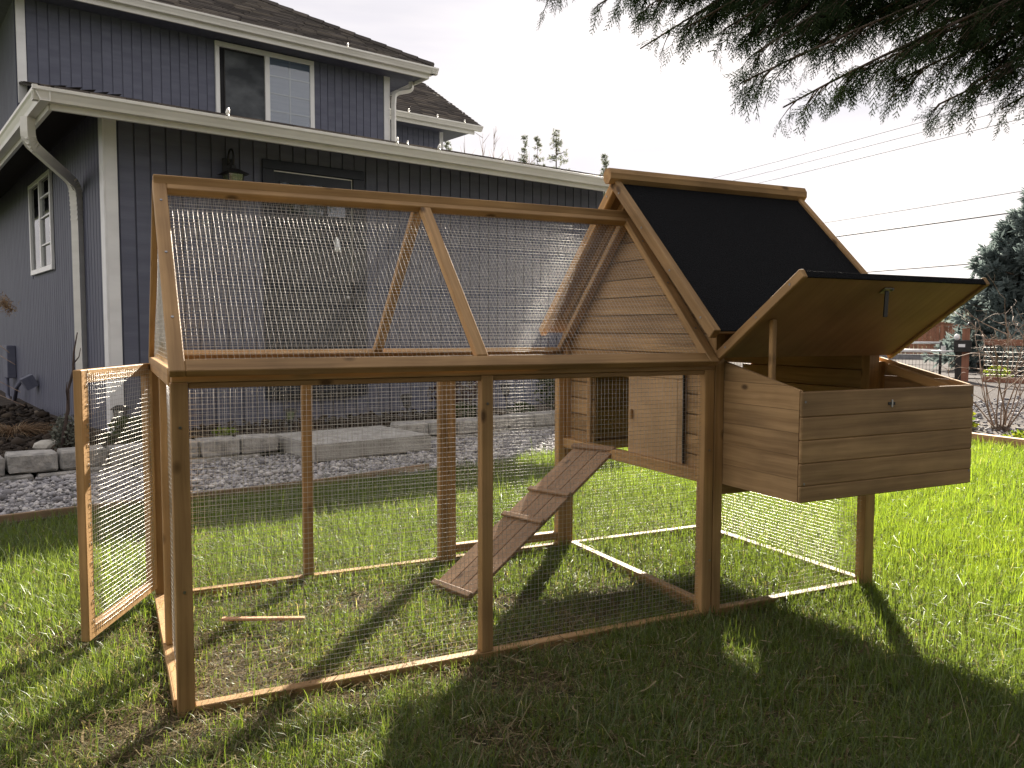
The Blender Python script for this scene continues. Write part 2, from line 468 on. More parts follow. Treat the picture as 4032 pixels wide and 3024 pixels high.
def soup(name, V, F4, F3, tint, mat, parent=None, smooth=False):
    """big meshes from numpy: V (n,3), quads, tris, per-vertex tint"""
    V = np.asarray(V, np.float32)
    me = bpy.data.meshes.new(name)
    F4 = np.asarray(F4, np.int32).reshape(-1, 4); F3 = np.asarray(F3, np.int32).reshape(-1, 3)
    nl = F4.size + F3.size; npoly = len(F4) + len(F3)
    me.vertices.add(len(V)); me.vertices.foreach_set('co', V.ravel())
    me.loops.add(nl); me.polygons.add(npoly)
    me.loops.foreach_set('vertex_index', np.concatenate([F4.ravel(), F3.ravel()]))
    st = np.concatenate([np.arange(len(F4)) * 4, F4.size + np.arange(len(F3)) * 3]).astype(np.int32)
    me.polygons.foreach_set('loop_start', st)
    if smooth:
        me.polygons.foreach_set('use_smooth', np.ones(npoly, bool))
    me.update(calc_edges=True)
    if tint is not None:
        a = me.attributes.new('tint', 'FLOAT', 'POINT')
        a.data.foreach_set('value', np.asarray(tint, np.float32))
    o = bpy.data.objects.new(name, me)
    me.materials.append(mat)
    col.objects.link(o)
    place(o, Matrix.Identity(4), parent)
    return o

def vnoise(x, y, seed=0):
    """smooth value noise in 0..1"""
    xi = np.floor(x).astype(int); yi = np.floor(y).astype(int)
    fx = x - xi; fy = y - yi
    fx = fx * fx * (3 - 2 * fx); fy = fy * fy * (3 - 2 * fy)
    def h(a, b):
        n = (a * 374761393 + b * 668265263 + seed * 974634777) & 0x7fffffff
        n = ((n ^ (n >> 13)) * 1274126177) & 0x7fffffff
        return ((n ^ (n >> 16)) & 0xffff) / 65535.0
    return (h(xi, yi) * (1 - fx) * (1 - fy) + h(xi + 1, yi) * fx * (1 - fy) + h(xi, yi + 1) * (1 - fx) * fy + h(xi + 1, yi + 1) * fx * fy)

def fbm(x, y, seed=0, o=3):
    s = 0; a = 0.5; t = 0
    for i in range(o):
        s = s + a * vnoise(x * 2 ** i, y * 2 ** i, seed + i); t += a; a *= 0.5
    return s / t

# ------------------------------------------------------------------ house frame
TH = R(12.0)
KH = 1.10
E1 = Vector((math.cos(TH), math.sin(TH), 0)); E2 = Vector((-math.sin(TH), math.cos(TH), 0))
def HP(r, s, z, k=KH):
    """house coordinates: r along the front wall, s away from the lawn, z up"""
    r = -0.622 + (r + 0.622) * k; s = -2.232 + (s + 2.232) * k; z = 1.028 + (z - 1.028) * k
    return E1 * r + E2 * s + Vector((0, 0, z))
def GP(r, s, z=0.0):
    return HP(r, s, z, 1.0)
HUP = Vector((0, 0, 1))
def hbox(name, r0, r1, s0, s1, z0, z1, mat, parent, long='r', bev=0.0, k=KH):
    """axis-aligned box in the house frame, long axis along local X"""
    rc, sc, zc = (r0 + r1) / 2, (s0 + s1) / 2, (z0 + z1) / 2
    if long == 'r':
        return beam(name, HP(r0, sc, zc, k), HP(r1, sc, zc, k), abs(s1 - s0) * k, abs(z1 - z0) * k, mat, parent, HUP, bev)
    if long == 's':
        return beam(name, HP(rc, s0, zc, k), HP(rc, s1, zc, k), abs(r1 - r0) * k, abs(z1 - z0) * k, mat, parent, HUP, bev)
    return beam(name, HP(rc, sc, z0, k), HP(rc, sc, z1, k), abs(s1 - s0) * k, abs(r1 - r0) * k, mat, parent, E1, bev)

# ================================================================== SETTING: ground sheets
def sheet(name, pts, mat, z, kind='structure', sub=None):
    me = pyd(name, [(p[0], p[1], z) for p in pts], [tuple(range(len(pts)))])
    return tag(obj(name, me, mat), kind=kind)

sheet('ground', [(-400, -400), (400, -400), (400, 400), (-400, 400)], M['field'], -0.16)
SEDGE = 2.80
# lawn: a gently uneven soil sheet under the blades
def lawn_z(x, y):
    return 0.018 * (fbm(x * 1.3 + 9, y * 1.3 + 4, 3, 3) - 0.5)
gx = np.linspace(-7, 7.02, 141); gy = np.linspace(-6, 7.0, 131)
XX, YY = np.meshgrid(gx, gy)
ZZ = lawn_z(XX, YY) - 0.012
LV = np.stack([XX.ravel(), YY.ravel(), ZZ.ravel()], 1)
idx = np.arange(XX.size).reshape(XX.shape)
q = np.stack([idx[:-1, :-1].ravel(), idx[:-1, 1:].ravel(), idx[1:, 1:].ravel(), idx[1:, :-1].ravel()], 1)
cen = LV[q].mean(1)
sval = -math.sin(TH) * cen[:, 0] + math.cos(TH) * cen[:, 1]
q = q[sval < SEDGE + 0.25]
lawn = soup('lawn', LV, q, [], None, M['turf'], smooth=True)
tag(lawn, kind='structure')
# gravel strip by the house, planting bed, drive, road, kerb, verge
gp = [GP(-7, SEDGE), GP(9, SEDGE), GP(9, 4.16), GP(-7, 4.16)]
sheet('gravel_path', gp, M['gravelbase'], 0.004)
bx = np.linspace(-7.5, 7.5, 90); by = np.concatenate([np.linspace(4.22, 7.0, 36), np.linspace(7.3, 18, 20)])
BX, BY = np.meshgrid(bx, by)
BZ = 0.085 + 0.07 * (fbm(BX * 2.5, BY * 2.5, 21, 4) - 0.5) - 0.10 * np.clip((BY - 4.8) / 3.0, 0, 1)
pw = np.stack([E1.x * BX + E2.x * BY, E1.y * BX + E2.y * BY, BZ], -1).reshape(-1, 3)
ib = np.arange(BX.size).reshape(BX.shape)
qb = np.stack([ib[:-1, :-1].ravel(), ib[:-1, 1:].ravel(), ib[1:, 1:].ravel(), ib[1:, :-1].ravel()], 1)
tag(soup('planting_bed', pw, qb, [], None, M['soil'], smooth=True), kind='structure')

sheet('gravel_drive', [(7.25, -14), (18.5, -14), (21, 4), (17.0, 8.2), (10, 18), (6.2, 18), (7.25, 3.6)], M['drivegravel'], 0.004)
sheet('soil_strip', [(7.03, -6), (8.6, -6), (8.75, 3.4), (8.1, 4.6), (7.03, 4.6)], M['soil'], 0.010)
# road: a band square to the view towards the gate
GDIR = Vector((-math.sin(R(35)), math.cos(R(35)), 0)); GN_ = Vector((math.cos(R(35)), math.sin(R(35)), 0))
def RP(a, d): return Vector((CAM.x, CAM.y, 0)) + GN_ * d + GDIR * a
sheet('road', [RP(-60, 20.6), RP(-60, 33.0), RP(60, 33.0), RP(60, 20.6)], M['asphalt'], 0.0)
kb = beam('kerb', RP(-60, 33.2), RP(60, 33.2), 0.4, 0.36, M['kerb'], None); tag(kb, kind='structure')
sheet('verge', [RP(-60, 33.4), RP(-60, 60), RP(60, 60), RP(60, 33.4)], M['verge'], 0.05)

# ================================================================== HOUSE
house = thing('house', 'two storey blue grey house with white trim and cream gutters behind the gravel', 'house', HP(1.02, 5.3, 0), TH)
ST = 0.127           # siding groove spacing
S0, R0 = 5.3, 1.02   # front wall plane, left wall plane

def siding(wall, r0, r1, s, z0, z1, holes=()):
    """vertical boards standing proud of a backing wall; holes = (ra, rb, za, zb)"""
    n = int(round((r1 - r0) / ST))
    st = (r1 - r0) / n
    for i in range(n):
        a, b = r0 + i * st + 0.007, r0 + (i + 1) * st - 0.007
        spans = [(z0, z1)]
        for ra, rb, za, zb in holes:
            m_ = (a + b) / 2
            if ra < m_ < rb:
                ns_ = []
                for p, q_ in spans:
                    if za > p: ns_.append((p, min(za, q_)))
                    if zb < q_: ns_.append((max(zb, p), q_))
                spans = ns_
        for p, q_ in spans:
            if q_ - p > 0.03:
                hbox('siding_board', a, b, s - 0.011, s, p, q_, M['siding'], wall, 'z')

# ---- lower storey
lw = hbox('wall', R0 + 0.02, 6.75, S0 + 0.0005, S0 + 0.09, -0.12, 2.86, M['siding'], house, 'r')
siding(lw, R0 + 0.092, 6.75, S0, -0.12, 2.80, holes=((2.335, 3.40, 0.36, 2.60),))
hbox('corner_trim', R0 - 0.012, R0 + 0.082, S0 - 0.028, S0 - 0.0005, -0.12, 2.80, M['white'], house, 'z', 0.003)
hbox('corner_trim', R0 - 0.028, R0 - 0.0125, S0 - 0.028, S0 + 0.11, -0.12, 2.80, M['white'], house, 'z', 0.003)
# left wall
lw2 = hbox('wall', R0, R0 + 0.1, S0 + 0.0905, 22, -0.14, 2.90, M['siding'], house, 's')
def strip_boards(r, s0, s1, z0, z1, holes=()):
    V, F = [], []
    n = int((s1 - s0) / 0.115)
    for i in range(n):
        a, b = s0 + i * 0.115 + 0.012, s0 + (i + 1) * 0.115 - 0.004
        spans = [(z0, z1)]
        for sa, sb, za, zb in holes:
            if sa < (a + b) / 2 < sb:
                spans = [(z0, za), (zb, z1)]
        for p, q_ in spans:
            k = len(V)
            for (x, y, z) in ((r - .011, a, p), (r - .0005, a, p), (r - .0005, b, p), (r - .011, b, p), (r - .011, a, q_), (r - .0005, a, q_), (r - .0005, b, q_), (r - .011, b, q_)):
                V.append(HP(x, y, z))
            F += [tuple(k + j for j in f) for f in BOXF]
    return pyd('siding_boards', V, F)
sbd = obj('siding_boards', strip_boards(R0, S0 + 0.12, 20, -0.12, 2.88, ((7.66, 9.05, 1.62, 2.74),)), M['siding'], lw2)
tag(sbd, kind='stuff')
hbox('wall', 6.70, 6.79, S0 + 0.0905, 14, -0.14, 2.9, M['siding'], house, 's')

# left window
wl = hbox('window', R0 - 0.006, R0 - 0.0008, 7.70, 9.0, 1.67, 2.69, M['shadowed'], house, 's')
for a, b, c, d, lg in ((7.66, 9.04, 2.655, 2.70, 's'), (7.66, 9.04, 1.655, 1.71, 's')):
    hbox('window_frame', R0 - 0.04, R0 - 0.0065, a, b, c, d, M['vinyl'], wl, lg, 0.003)
for a, b in ((7.66, 7.71), (8.99, 9.04), (8.30, 8.36)):
    hbox('window_frame', R0 - 0.038, R0 - 0.0065, a, b, 1.7105, 2.6545, M['vinyl'], wl, 'z', 0.003)
for z in (1.95, 2.25, 2.47):
    hbox('muntin', R0 - 0.03, R0 - 0.0122, 7.7105, 8.2995, z - .007, z + .007, M['vinyl'], wl, 's')
hbox('pane', R0 - 0.012, R0 - 0.008, 7.7255, 8.9745, 1.7105, 2.6395, M['glass'], wl, 's')

# door
door = hbox('door', 2.455, 3.27, S0 - 0.01, S0 - 0.0005, 0.42, 2.51, M['navy'], house, 'z')
hbox('door_frame', 2.345, 2.4545, S0 - 0.035, S0 - 0.0008, 0.37, 2.5145, M['navy'], door, 'z', 0.004)
hbox('door_frame', 3.2705, 3.395, S0 - 0.035, S0 - 0.0008, 0.37, 2.5145, M['navy'], door, 'z', 0.004)
hbox('door_frame', 2.345, 3.395, S0 - 0.035, S0 - 0.0008, 2.515, 2.60, M['navy'], door, 'r', 0.004)
hbox('threshold', 2.455, 3.27, S0 - 0.06, S0 - 0.0008, 0.36, 0.4195, M['black'], door, 'r')
hbox('weatherstrip', 2.46, 3.265, S0 - 0.017, S0 - 0.0105, 2.500, 2.509, M['gutter'], door, 'r')
hbox('weatherstrip', 3.258, 3.265, S0 - 0.017, S0 - 0.0105, 1.5, 2.4995, M['gutter'], door, 'z')
for i in range(3):
    a = 2.525 + i * 0.235
    hbox('door_lite', a, a + 0.20, S0 - 0.016, S0 - 0.0105, 2.13, 2.41, M['glass'], door, 'z')
    for rr in (a - .012, a + .20):
        hbox('lite_frame', rr, rr + .012, S0 - 0.022, S0 - 0.0106, 2.12, 2.42, M['navy'], door, 'z')
for a, b, za, zb in ((2.53, 2.83, 1.25, 2.02), (2.89, 3.19, 1.25, 2.02), (2.53, 2.83, 0.55, 1.12), (2.89, 3.19, 0.55, 1.12)):
    hbox('door_panel', a, b, S0 - 0.017, S0 - 0.0105, za, zb, M['navy'], door, 'z', 0.004)
hbox('door_knob', 3.18, 3.21, S0 - 0.06, S0 - 0.0105, 1.33, 1.36, M['steel'], door, 'r', 0.008)

# gutters
def gutter(p0, p1, outward, parent, name='gutter', s=1.0):
    """K-style gutter, open on top; outward = horizontal unit vector away from the fascia"""
    out_ = Vector(outward)
    d = (Vector(p1) - Vector(p0)).normalized()
    y = HUP.cross(d)
    sg = 1 if y.dot(out_) > 0 else -1
    prof = [(0, 0), (0, -.112), (.075, -.112), (.085, -.085), (.108, -.045), (.122, -.030), (.122, -.004), (.108, 0), (.108, -.006), (.116, -.010), (.112, -.026), (.098, -.042), (.078, -.080), (.068, -.104), (.008, -.104), (.008, 0)]
    prof = [(a * s * sg, b * s) for a, b in prof]
    return prism(name, prof, p0, p1, HUP, M['gutter'], parent)
GZ, GS = 2.795, 4.70
fz0, fz1 = 2.655, 2.79
fs = GS + 0.115
hbox('fascia', 0.55, 7.25, fs, fs + 0.03, fz0, fz1, M['gutter'], house, 'r', 0.003)
hbox('fascia', 0.535, 0.565, fs + 0.0305, 20, fz0, fz1, M['gutter'], house, 's', 0.003)
gutter(HP(0.425, fs - 0.001, GZ), HP(7.28, fs - 0.001, GZ), -E2, house, s=.94)
gutter(HP(0.534, fs - 0.10, GZ), HP(0.534, 20, GZ), -E1, house)
# mitre cap at the gutter corner
hbox('gutter_corner', 0.415, 0.45, fs - 0.118, fs - 0.09, GZ - 0.03, GZ + 0.001, M['gutter'], house, 'r')

# soffit (dark painted, sloping under the roof deck)
def poly_obj(name, pts, mat, parent, thick=0.0):
    V = [Vector(p) for p in pts]
    n = len(V)
    if thick:
        nrm = (V[1] - V[0]).cross(V[2] - V[0]).normalized()
        if nrm.z < 0: nrm = -nrm
        V2 = V + [v - nrm * thick for v in V]
        F = [tuple(range(n)), tuple(reversed(range(n, 2 * n)))] + [(i, n + i, n + (i + 1) % n, (i + 1) % n) for i in range(n)]
    else:
        V2, F = V, [tuple(range(n))]
    me = pyd(name, V2, F)
    bm = bmesh.new(); bm.from_mesh(me); bmesh.ops.recalc_face_normals(bm, faces=bm.faces); bm.to_mesh(me); bm.free()
    return obj(name, me, mat, parent)

def shingles(parent, O, U, W_, umin, umax, smax, course=0.14, tab=0.30, lift=0.011, seed=1):
    """courses of tabbed shingles on a roof plane: O eave corner, U along eave, W_ up slope (unit); umin/umax(s) limits"""
    rg = np.random.default_rng(seed)
    U = Vector(U).normalized(); W_ = Vector(W_).normalized()
    Nn = U.cross(W_)
    if Nn.z < 0: Nn = -Nn
    V, F4, T = [], [], []
    k = 0; s = -0.03
    while s < smax:
        a0, a1 = umin(max(s, 0)), umax(max(s, 0))
        off = (k % 2) * tab / 2 + rg.uniform(-.03, .03)
        u = a0 - off
        while u < a1:
            wv = tab * rg.uniform(0.8, 1.15)
            x0, x1 = max(u + 0.004, a0), min(u + wv - 0.004, a1)
            u += wv
            if x1 - x0 < 0.03: continue
            l0 = lift * rg.uniform(0.7, 1.7); drop = rg.uniform(-0.006, 0.006)
            b = len(V)
            for (uu, ss, nn) in ((x0, s + drop, l0), (x1, s + drop, l0), (x1, s + course * 1.15, 0.003), (x0, s + course * 1.15, 0.003), (x0, s + drop, 0.0), (x1, s + drop, 0.0)):
                V.append(O + U * uu + W_ * ss + Nn * nn)
            F4 += [(b, b + 1, b + 2, b + 3), (b + 4, b + 5, b + 1, b)]
            T += [rg.uniform(0.1, 0.95)] * 6
        s += course; k += 1
    o = soup('shingles', [tuple(v) for v in V], F4, [], T, M['shingle'], parent)
    return tag(o, kind='stuff')

# lower roof (shallow, hipped at the left and right)
PL = 0.256
UR0, US0 = 1.10, 10.3
ev = 0.545; es = GS + 0.105
zt = lambda run: 2.812 + PL * run
e_l, e_r = HP(ev, es, 2.812), HP(7.25, es, 2.812)
runf = US0 - es
roof1 = poly_obj('roof', [e_l, e_r, HP(7.25 - 0.4, US0, zt(runf)), HP(ev + (UR0 - ev), es + (UR0 - ev), zt(UR0 - ev)), ], M['shingle'], house, 0.03)
roof1b = poly_obj('roof', [HP(ev, es, 2.812), HP(UR0, es + (UR0 - ev), zt(UR0 - ev)), HP(UR0, 20, zt(UR0 - ev)), HP(ev, 20, 2.812)], M['shingle'], house, 0.03)
roof1c = poly_obj('roof', [HP(UR0, es + (UR0 - ev), zt(UR0 - ev)), HP(6.85, US0, zt(runf)), HP(UR0, US0, zt(runf))], M['shingle'], house, 0.03)
slopev = (HP(1, es + 1, 2.80 + PL) - HP(1, es, 2.80)).normalized()
cosl = 1 / math.sqrt(1 + PL * PL)
shingles(roof1, HP(ev, es, 2.817), E1, slopev, lambda s: min(s * cosl, (UR0 - ev) * KH), lambda s: (7.25 - ev) * KH - s * cosl * 0.06, runf * KH / cosl, seed=3)
slopel = (HP(ev + 1, 6, 2.80 + PL) - HP(ev, 6, 2.80)).normalized()
shingles(roof1b, HP(ev, es, 2.817), E2, slopel, lambda s: s * cosl, lambda s: 9.0, (UR0 - ev) * KH / cosl, seed=4)

# ---- upper storey
UR1 = 6.545
uw = hbox('wall', UR0 + 0.02, UR1, US0 + 0.0005, US0 + 0.1, 3.9, 5.55, M['siding'], house, 'r')
siding(uw, UR0 + 0.10, UR1 - 0.085, US0, 4.05, 5.50, holes=((3.62, 5.20, 3.9, 5.29),))
hbox('corner_trim', UR0 - 0.01, UR0 + 0.095, US0 - 0.025, US0 - 0.0005, 3.95, 5.5, M['white'], house, 'z', 0.003)
hbox('corner_trim', UR1 - 0.082, UR1 + 0.012, US0 - 0.025, US0 - 0.0005, 4.05, 5.36, M['white'], house, 'z', 0.003)
hbox('corner_trim', UR1 + 0.0125, UR1 + 0.03, US0 - 0.025, US0 + 0.10, 4.05, 5.36, M['white'], house, 'z', 0.003)
uwl = hbox('wall', UR0, UR0 + 0.1, US0 + 0.101, 22, 2.6, 5.5, M['siding'], house, 's')
tag(obj('siding_boards', strip_boards(UR0, US0 + 0.11, 20, 2.7, 5.45), M['siding'], uwl), kind='stuff')
uwr = hbox('wall', UR1 - 0.1, UR1, US0 + 0.101, 17, 3.6, 5.5, M['siding'], house, 's')
# upper gutter, fascia, soffit, roof
uev_s, uev_z = 9.70, 5.42
hbox('fascia', -0.5, 7.06, uev_s + 0.10, uev_s + 0.13, 5.24, 5.41, M['gutter'], house, 'r', 0.003)
hbox('fascia', 7.03, 7.06, uev_s + 0.1305, 17, 5.24, 5.41, M['gutter'], house, 's', 0.003)
gutter(HP(-0.5, uev_s + 0.099, uev_z), HP(7.18, uev_s + 0.099, uev_z), -E2, house, s=1.05)
gutter(HP(7.061, uev_s - 0.01, uev_z), HP(7.061, 17, uev_z), E1, house, s=1.05)
poly_obj('soffit', [HP(-.5, uev_s + .131, 5.30), HP(7.03, uev_s + .131, 5.30), HP(7.03, 17, 5.30), HP(-.5, 17, 5.30)], M['siding'], house, 0.01)
PU = 0.57
ridge_run = 4.4
ue_r = 7.10
zup = lambda run: 5.43 + PU * run
roof2 = poly_obj('roof', [HP(-0.6, uev_s + 0.05, 5.43), HP(ue_r, uev_s + 0.05, 5.43), HP(ue_r - ridge_run, uev_s + 0.05 + ridge_run, zup(ridge_run)), HP(-0.6, uev_s + 0.05 + ridge_run, zup(ridge_run))], M['shingle'], house, 0.04)
poly_obj('roof', [HP(ue_r, uev_s + 0.05, 5.43), HP(ue_r, uev_s + 0.05 + 2 * ridge_run, 5.43), HP(ue_r - ridge_run, uev_s + 0.05 + ridge_run, zup(ridge_run))], M['shingle'], house, 0.04)
poly_obj('roof', [HP(-0.6, uev_s + 0.05 + 2 * ridge_run, 5.43), HP(ue_r, uev_s + 0.05 + 2 * ridge_run, 5.43), HP(ue_r - ridge_run, uev_s + 0.05 + ridge_run, zup(ridge_run)), HP(-.6, uev_s + .05 + ridge_run, zup(ridge_run))], M['shingle'], house, 0.04)
cosu = 1 / math.sqrt(1 + PU * PU)
slopeu = (HP(1, 11, 5 + PU) - HP(1, 10, 5)).normalized()
shingles(roof2, HP(-0.6, uev_s + 0.05, 5.435), E1, slopeu, lambda s: 0.0, lambda s: (ue_r + 0.6) * KH - s * cosu, ridge_run * KH / cosu, tab=0.33, course=0.15, lift=0.016, seed=6)
hv = [HP(ue_r - t, uev_s + 0.05 + t, zup(t) + 0.012) for t in np.linspace(0, ridge_run, 24)]
caps = tubes([([hv[i], hv[i + 1]], [0.075, 0.06]) for i in range(23)], sides=6, smooth=False, name='hip_caps')
caps.attributes.new('tint', 'FLOAT', 'POINT').data.foreach_set('value', np.repeat(rng.uniform(.2, .7, 23), 12).astype(np.float32))
tag(obj('hip_caps', caps, M['shingle'], roof2), kind='stuff')

# upper window
win = hbox('window', 3.70, 5.14, US0 - 0.006, US0 - 0.0006, 4.16, 5.23, M['shadowed'], house, 'r')
hbox('window_frame', 3.63, 5.19, US0 - 0.05, US0 - 0.0065, 5.20, 5.275, M['vinyl'], win, 'r', 0.004)
hbox('window_frame', 3.63, 5.19, US0 - 0.05, US0 - 0.0065, 4.07, 4.14, M['vinyl'], win, 'r', 0.004)
for a, b in ((3.63, 3.69), (5.12, 5.19)):
    hbox('window_frame', a, b, US0 - 0.05, US0 - 0.0065, 4.1405, 5.1995, M['vinyl'], win, 'z', 0.004)
sash = hbox('sash', 4.385, 4.46, US0 - 0.045, US0 - 0.0065, 4.1405, 5.1995, M['vinyl'], win, 'z', 0.004)
hbox('screen', 3.78, 4.3845, US0 - 0.014, US0 - 0.0066, 4.1405, 5.17, M['curtain'], win, 'z')
hbox('screen_frame', 3.765, 3.7795, US0 - 0.022, US0 - 0.0066, 4.1405, 5.185, M['black'], win, 'z')
hbox('blind', 4.46, 5.1195, US0 - 0.012, US0 - 0.0066, 4.1405, 5.1995, M['blind'], win, 'r')
for rr in (4.79,):
    hbox('muntin', rr - .011, rr + .011, US0 - 0.03, US0 - 0.0125, 4.1405, 5.1995, M['vinyl'], win, 'z')
for z in (4.40, 4.665, 4.93):
    hbox('muntin', 4.4605, 5.1195, US0 - 0.0295, US0 - 0.0124, z - .010, z + .010, M['vinyl'], win, 'r')
hbox('pane', 4.4605, 5.1195, US0 - 0.036, US0 - 0.032, 4.1405, 5.1995, M['glass'], win, 'r')

# right-hand wing further back
WS = 12.15
ww = hbox('wall', UR1 + 0.001, 8.86, WS + 0.0005, WS + 0.1, 3.6, 5.12, M['siding'], house, 'r')
siding(ww, UR1 + 0.01, 8.78, WS, 3.7, 5.08)
hbox('corner_trim', 8.79, 8.875, WS - 0.025, WS - 0.0005, 3.7, 5.08, M['white'], house, 'z', 0.003)
hbox('wall', 8.76, 8.86, WS + 0.101, 17, 3.7, 5.1, M['siding'], house, 's')
wz = 5.17
hbox('fascia', UR1 + 0.03, 9.36, 11.70, 11.73, 5.00, 5.16, M['gutter'], house, 'r', 0.003)
gutter(HP(UR1 + 0.03, 11.699, wz), HP(9.50, 11.699, wz), -E2, house)
poly_obj('soffit', [HP(UR1, 11.731, 5.06), HP(9.36, 11.731, 5.06), HP(9.36, 16, 5.06), HP(UR1, 16, 5.06)], M['siding'], house, 0.01)
PWG = 0.62; rr_ = 2.1
roof3 = poly_obj('roof', [HP(UR1 + 0.005, 11.64, wz + .01), HP(9.44, 11.64, wz + .01), HP(9.44, 11.64 + rr_, wz + PWG * rr_), HP(UR1 + 0.005, 11.64 + rr_, wz + PWG * rr_)], M['shingle'], house, 0.04)
poly_obj('roof', [HP(UR1 + 0.005, 11.64 + 2 * rr_, wz + .01), HP(9.44, 11.64 + 2 * rr_, wz + .01), HP(9.44, 11.64 + rr_, wz + PWG * rr_), HP(UR1 + 0.005, 11.64 + rr_, wz + PWG * rr_)], M['shingle'], house, 0.04)
cosw = 1 / math.sqrt(1 + PWG * PWG)
slopew = (HP(1, 11, 5 + PWG) - HP(1, 10, 5)).normalized()
shingles(roof3, HP(UR1 + 0.005, 11.64, wz + .014), E1, slopew, lambda s: 0.0, lambda s: (9.46 - UR1) * KH, rr_ * KH / cosw, tab=0.33, course=0.15, lift=0.016, seed=9)

# downspouts
def pipe_rect(pts, w, parent, name='downspout', ribs=True):
    pts = [Vector(p) for p in pts]
    # round the bends with short chords
    P = [pts[0]]
    for i in range(1, len(pts) - 1):
        a, b, c = pts[i - 1], pts[i], pts[i + 1]
        ra = min(0.13, (b - a).length * .4); rc = min(0.13, (c - b).length * .4)
        s_ = b + (a - b).normalized() * ra; e_ = b + (c - b).normalized() * rc
        for t in np.linspace(0, 1, 6):
            P.append(s_ * (1 - t) ** 2 + b * 2 * t * (1 - t) + e_ * t * t)
    P.append(pts[-1])
    o = obj(name, tubes([(P, w)], sides=4, smooth=False), M['gutter'], parent)
    return o, P
ds, P1 = pipe_rect([HP(0.47, 5.33, 2.69), HP(0.47, 5.34, 2.50), HP(0.95, 6.18, 2.34), HP(0.965, 6.2, 2.1), HP(0.965, 6.2, -0.05)], 0.058, house)
for i in range(2, len(P1) - 2):
    if (P1[i] - P1[i + 1]).length < 0.06:
        obj('crimp', tubes([([P1[i], P1[i].lerp(P1[i + 1], .3)], 0.063)], sides=4, smooth=False), M['gutter'], ds)
ds2, P2 = pipe_rect([HP(7.0, 10.28, 5.31), HP(7.0, 10.28, 5.15), HP(6.62, 10.20, 5.02), HP(6.60, 10.20, 4.85), HP(6.60, 10.20, 4.15)], 0.05, house)

# utility boxes and pipes on the left wall
ub = hbox('utility_box', R0 - 0.12, R0 - 0.0115, 10.7, 11.1, 0.36, 0.80, M['siding'], house, 'z', 0.01)
obj('conduit', tubes([([HP(0.93, 11.0, .36), HP(0.93, 11.0, 0.1), HP(0.93, 10.6, 0.02), HP(0.90, 10.2, 0.06), HP(.9, 9.9, 0.28), HP(.93, 9.5, 0.42)], 0.03)], sides=6), M['siding'], house)
vh = prism('vent_hood', [(-0.10, 0.0), (0.10, 0.0), (0.10, 0.16), (-0.10, 0.16)], HP(R0 - 0.0115, 9.0, 0.36), HP(R0 - 0.13, 9.0, 0.30), HUP, M['siding'], house)

# ---- things hung on the house
lan = thing('wall_lantern', 'black wall lantern with scrolled arm on the wall left of the dark door', 'lantern', HP(2.03, 5.28, 2.45), TH)
LX, LS = 2.03, 5.15
lan_b = hbox('backplate', LX - .05, LX + .05, S0 - .03, S0 - 0.012, 2.36, 2.56, M['black'], lan, 'z', 0.006)
hook = [HP(LX, S0 - .03, 2.50)] + [HP(LX, LS + .055 + .07 * math.cos(a), 2.545 + .085 * math.sin(a)) for a in np.linspace(0.2, math.pi * 1.05, 10)] + [HP(LX, LS, 2.47)]
obj('arm', tubes([(hook, 0.011)], sides=6), M['black'], lan)
curl = [HP(LX, LS + .05 + .03 * math.cos(a), 2.50 + .03 * math.sin(a)) for a in np.linspace(0, 5.5, 12)]
obj('scroll', tubes([(curl, 0.007)], sides=5), M['black'], lan)
def frustum(name, c, w0, w1, z0, z1, mat, parent, rz=TH, k=4):
    V = []
    for w, z in ((w0, z0), (w1, z1)):
        for i in range(k):
            a = 2 * math.pi * (i + .5) / k + rz
            V.append((c.x + w * math.cos(a) * 1.0, c.y + w * math.sin(a), z))
    F = [tuple(reversed(range(k))), tuple(range(k, 2 * k))] + [(i, (i + 1) % k, k + (i + 1) % k, k + i) for i in range(k)]
    return obj(name, pyd(name, V, F), mat, parent)
lc = HP(LX, LS, 2.40)
frustum('roof_cap', lc, 0.17, 0.05, lc.z, lc.z + .055, M['black'], lan)
frustum('finial', lc, 0.035, 0.025, lc.z + .0555, lc.z + .09, M['black'], lan)
frustum('lamp_glass', lc, 0.075, 0.105, lc.z - .20, lc.z - .001, M['lampglass'], lan)
frustum('base', lc, 0.06, 0.085, lc.z - .225, lc.z - .2005, M['black'], lan)
frustum('bulb', lc, 0.018, 0.022, lc.z - .19, lc.z - .07, M['bulb'], lan, k=8)
for i in range(4):
    a = 2 * math.pi * (i + .5) / 4 + TH
    b0 = Vector((lc.x + .078 * math.cos(a), lc.y + .078 * math.sin(a), lc.z - .20)); b1 = Vector((lc.x + .108 * math.cos(a), lc.y + .108 * math.sin(a), lc.z - .001))
    obj('bar', tubes([([b0, b1], 0.008)], sides=4, smooth=False), M['black'], lan)

tg = thing('hanging_ornament', 'small pale glass ornament hanging on the dark house door', 'ornament', HP(3.08, S0 - .03, 1.86), TH)
obj('bell', tubes([([HP(3.08, S0 - .045, 1.93), HP(3.08, S0 - .045, 1.90), HP(3.085, S0 - .045, 1.84), HP(3.085, S0 - .045, 1.79)], [0.012, .028, .034, .045])], sides=8), M['tag'], tg)
obj('loop', tubes([([HP(3.08, S0 - .04, 1.93), HP(3.08, S0 - .03, 1.99), HP(3.08, S0 - .018, 2.0)], 0.006)], sides=4), M['darkleaf'] if False else M['black'], tg)

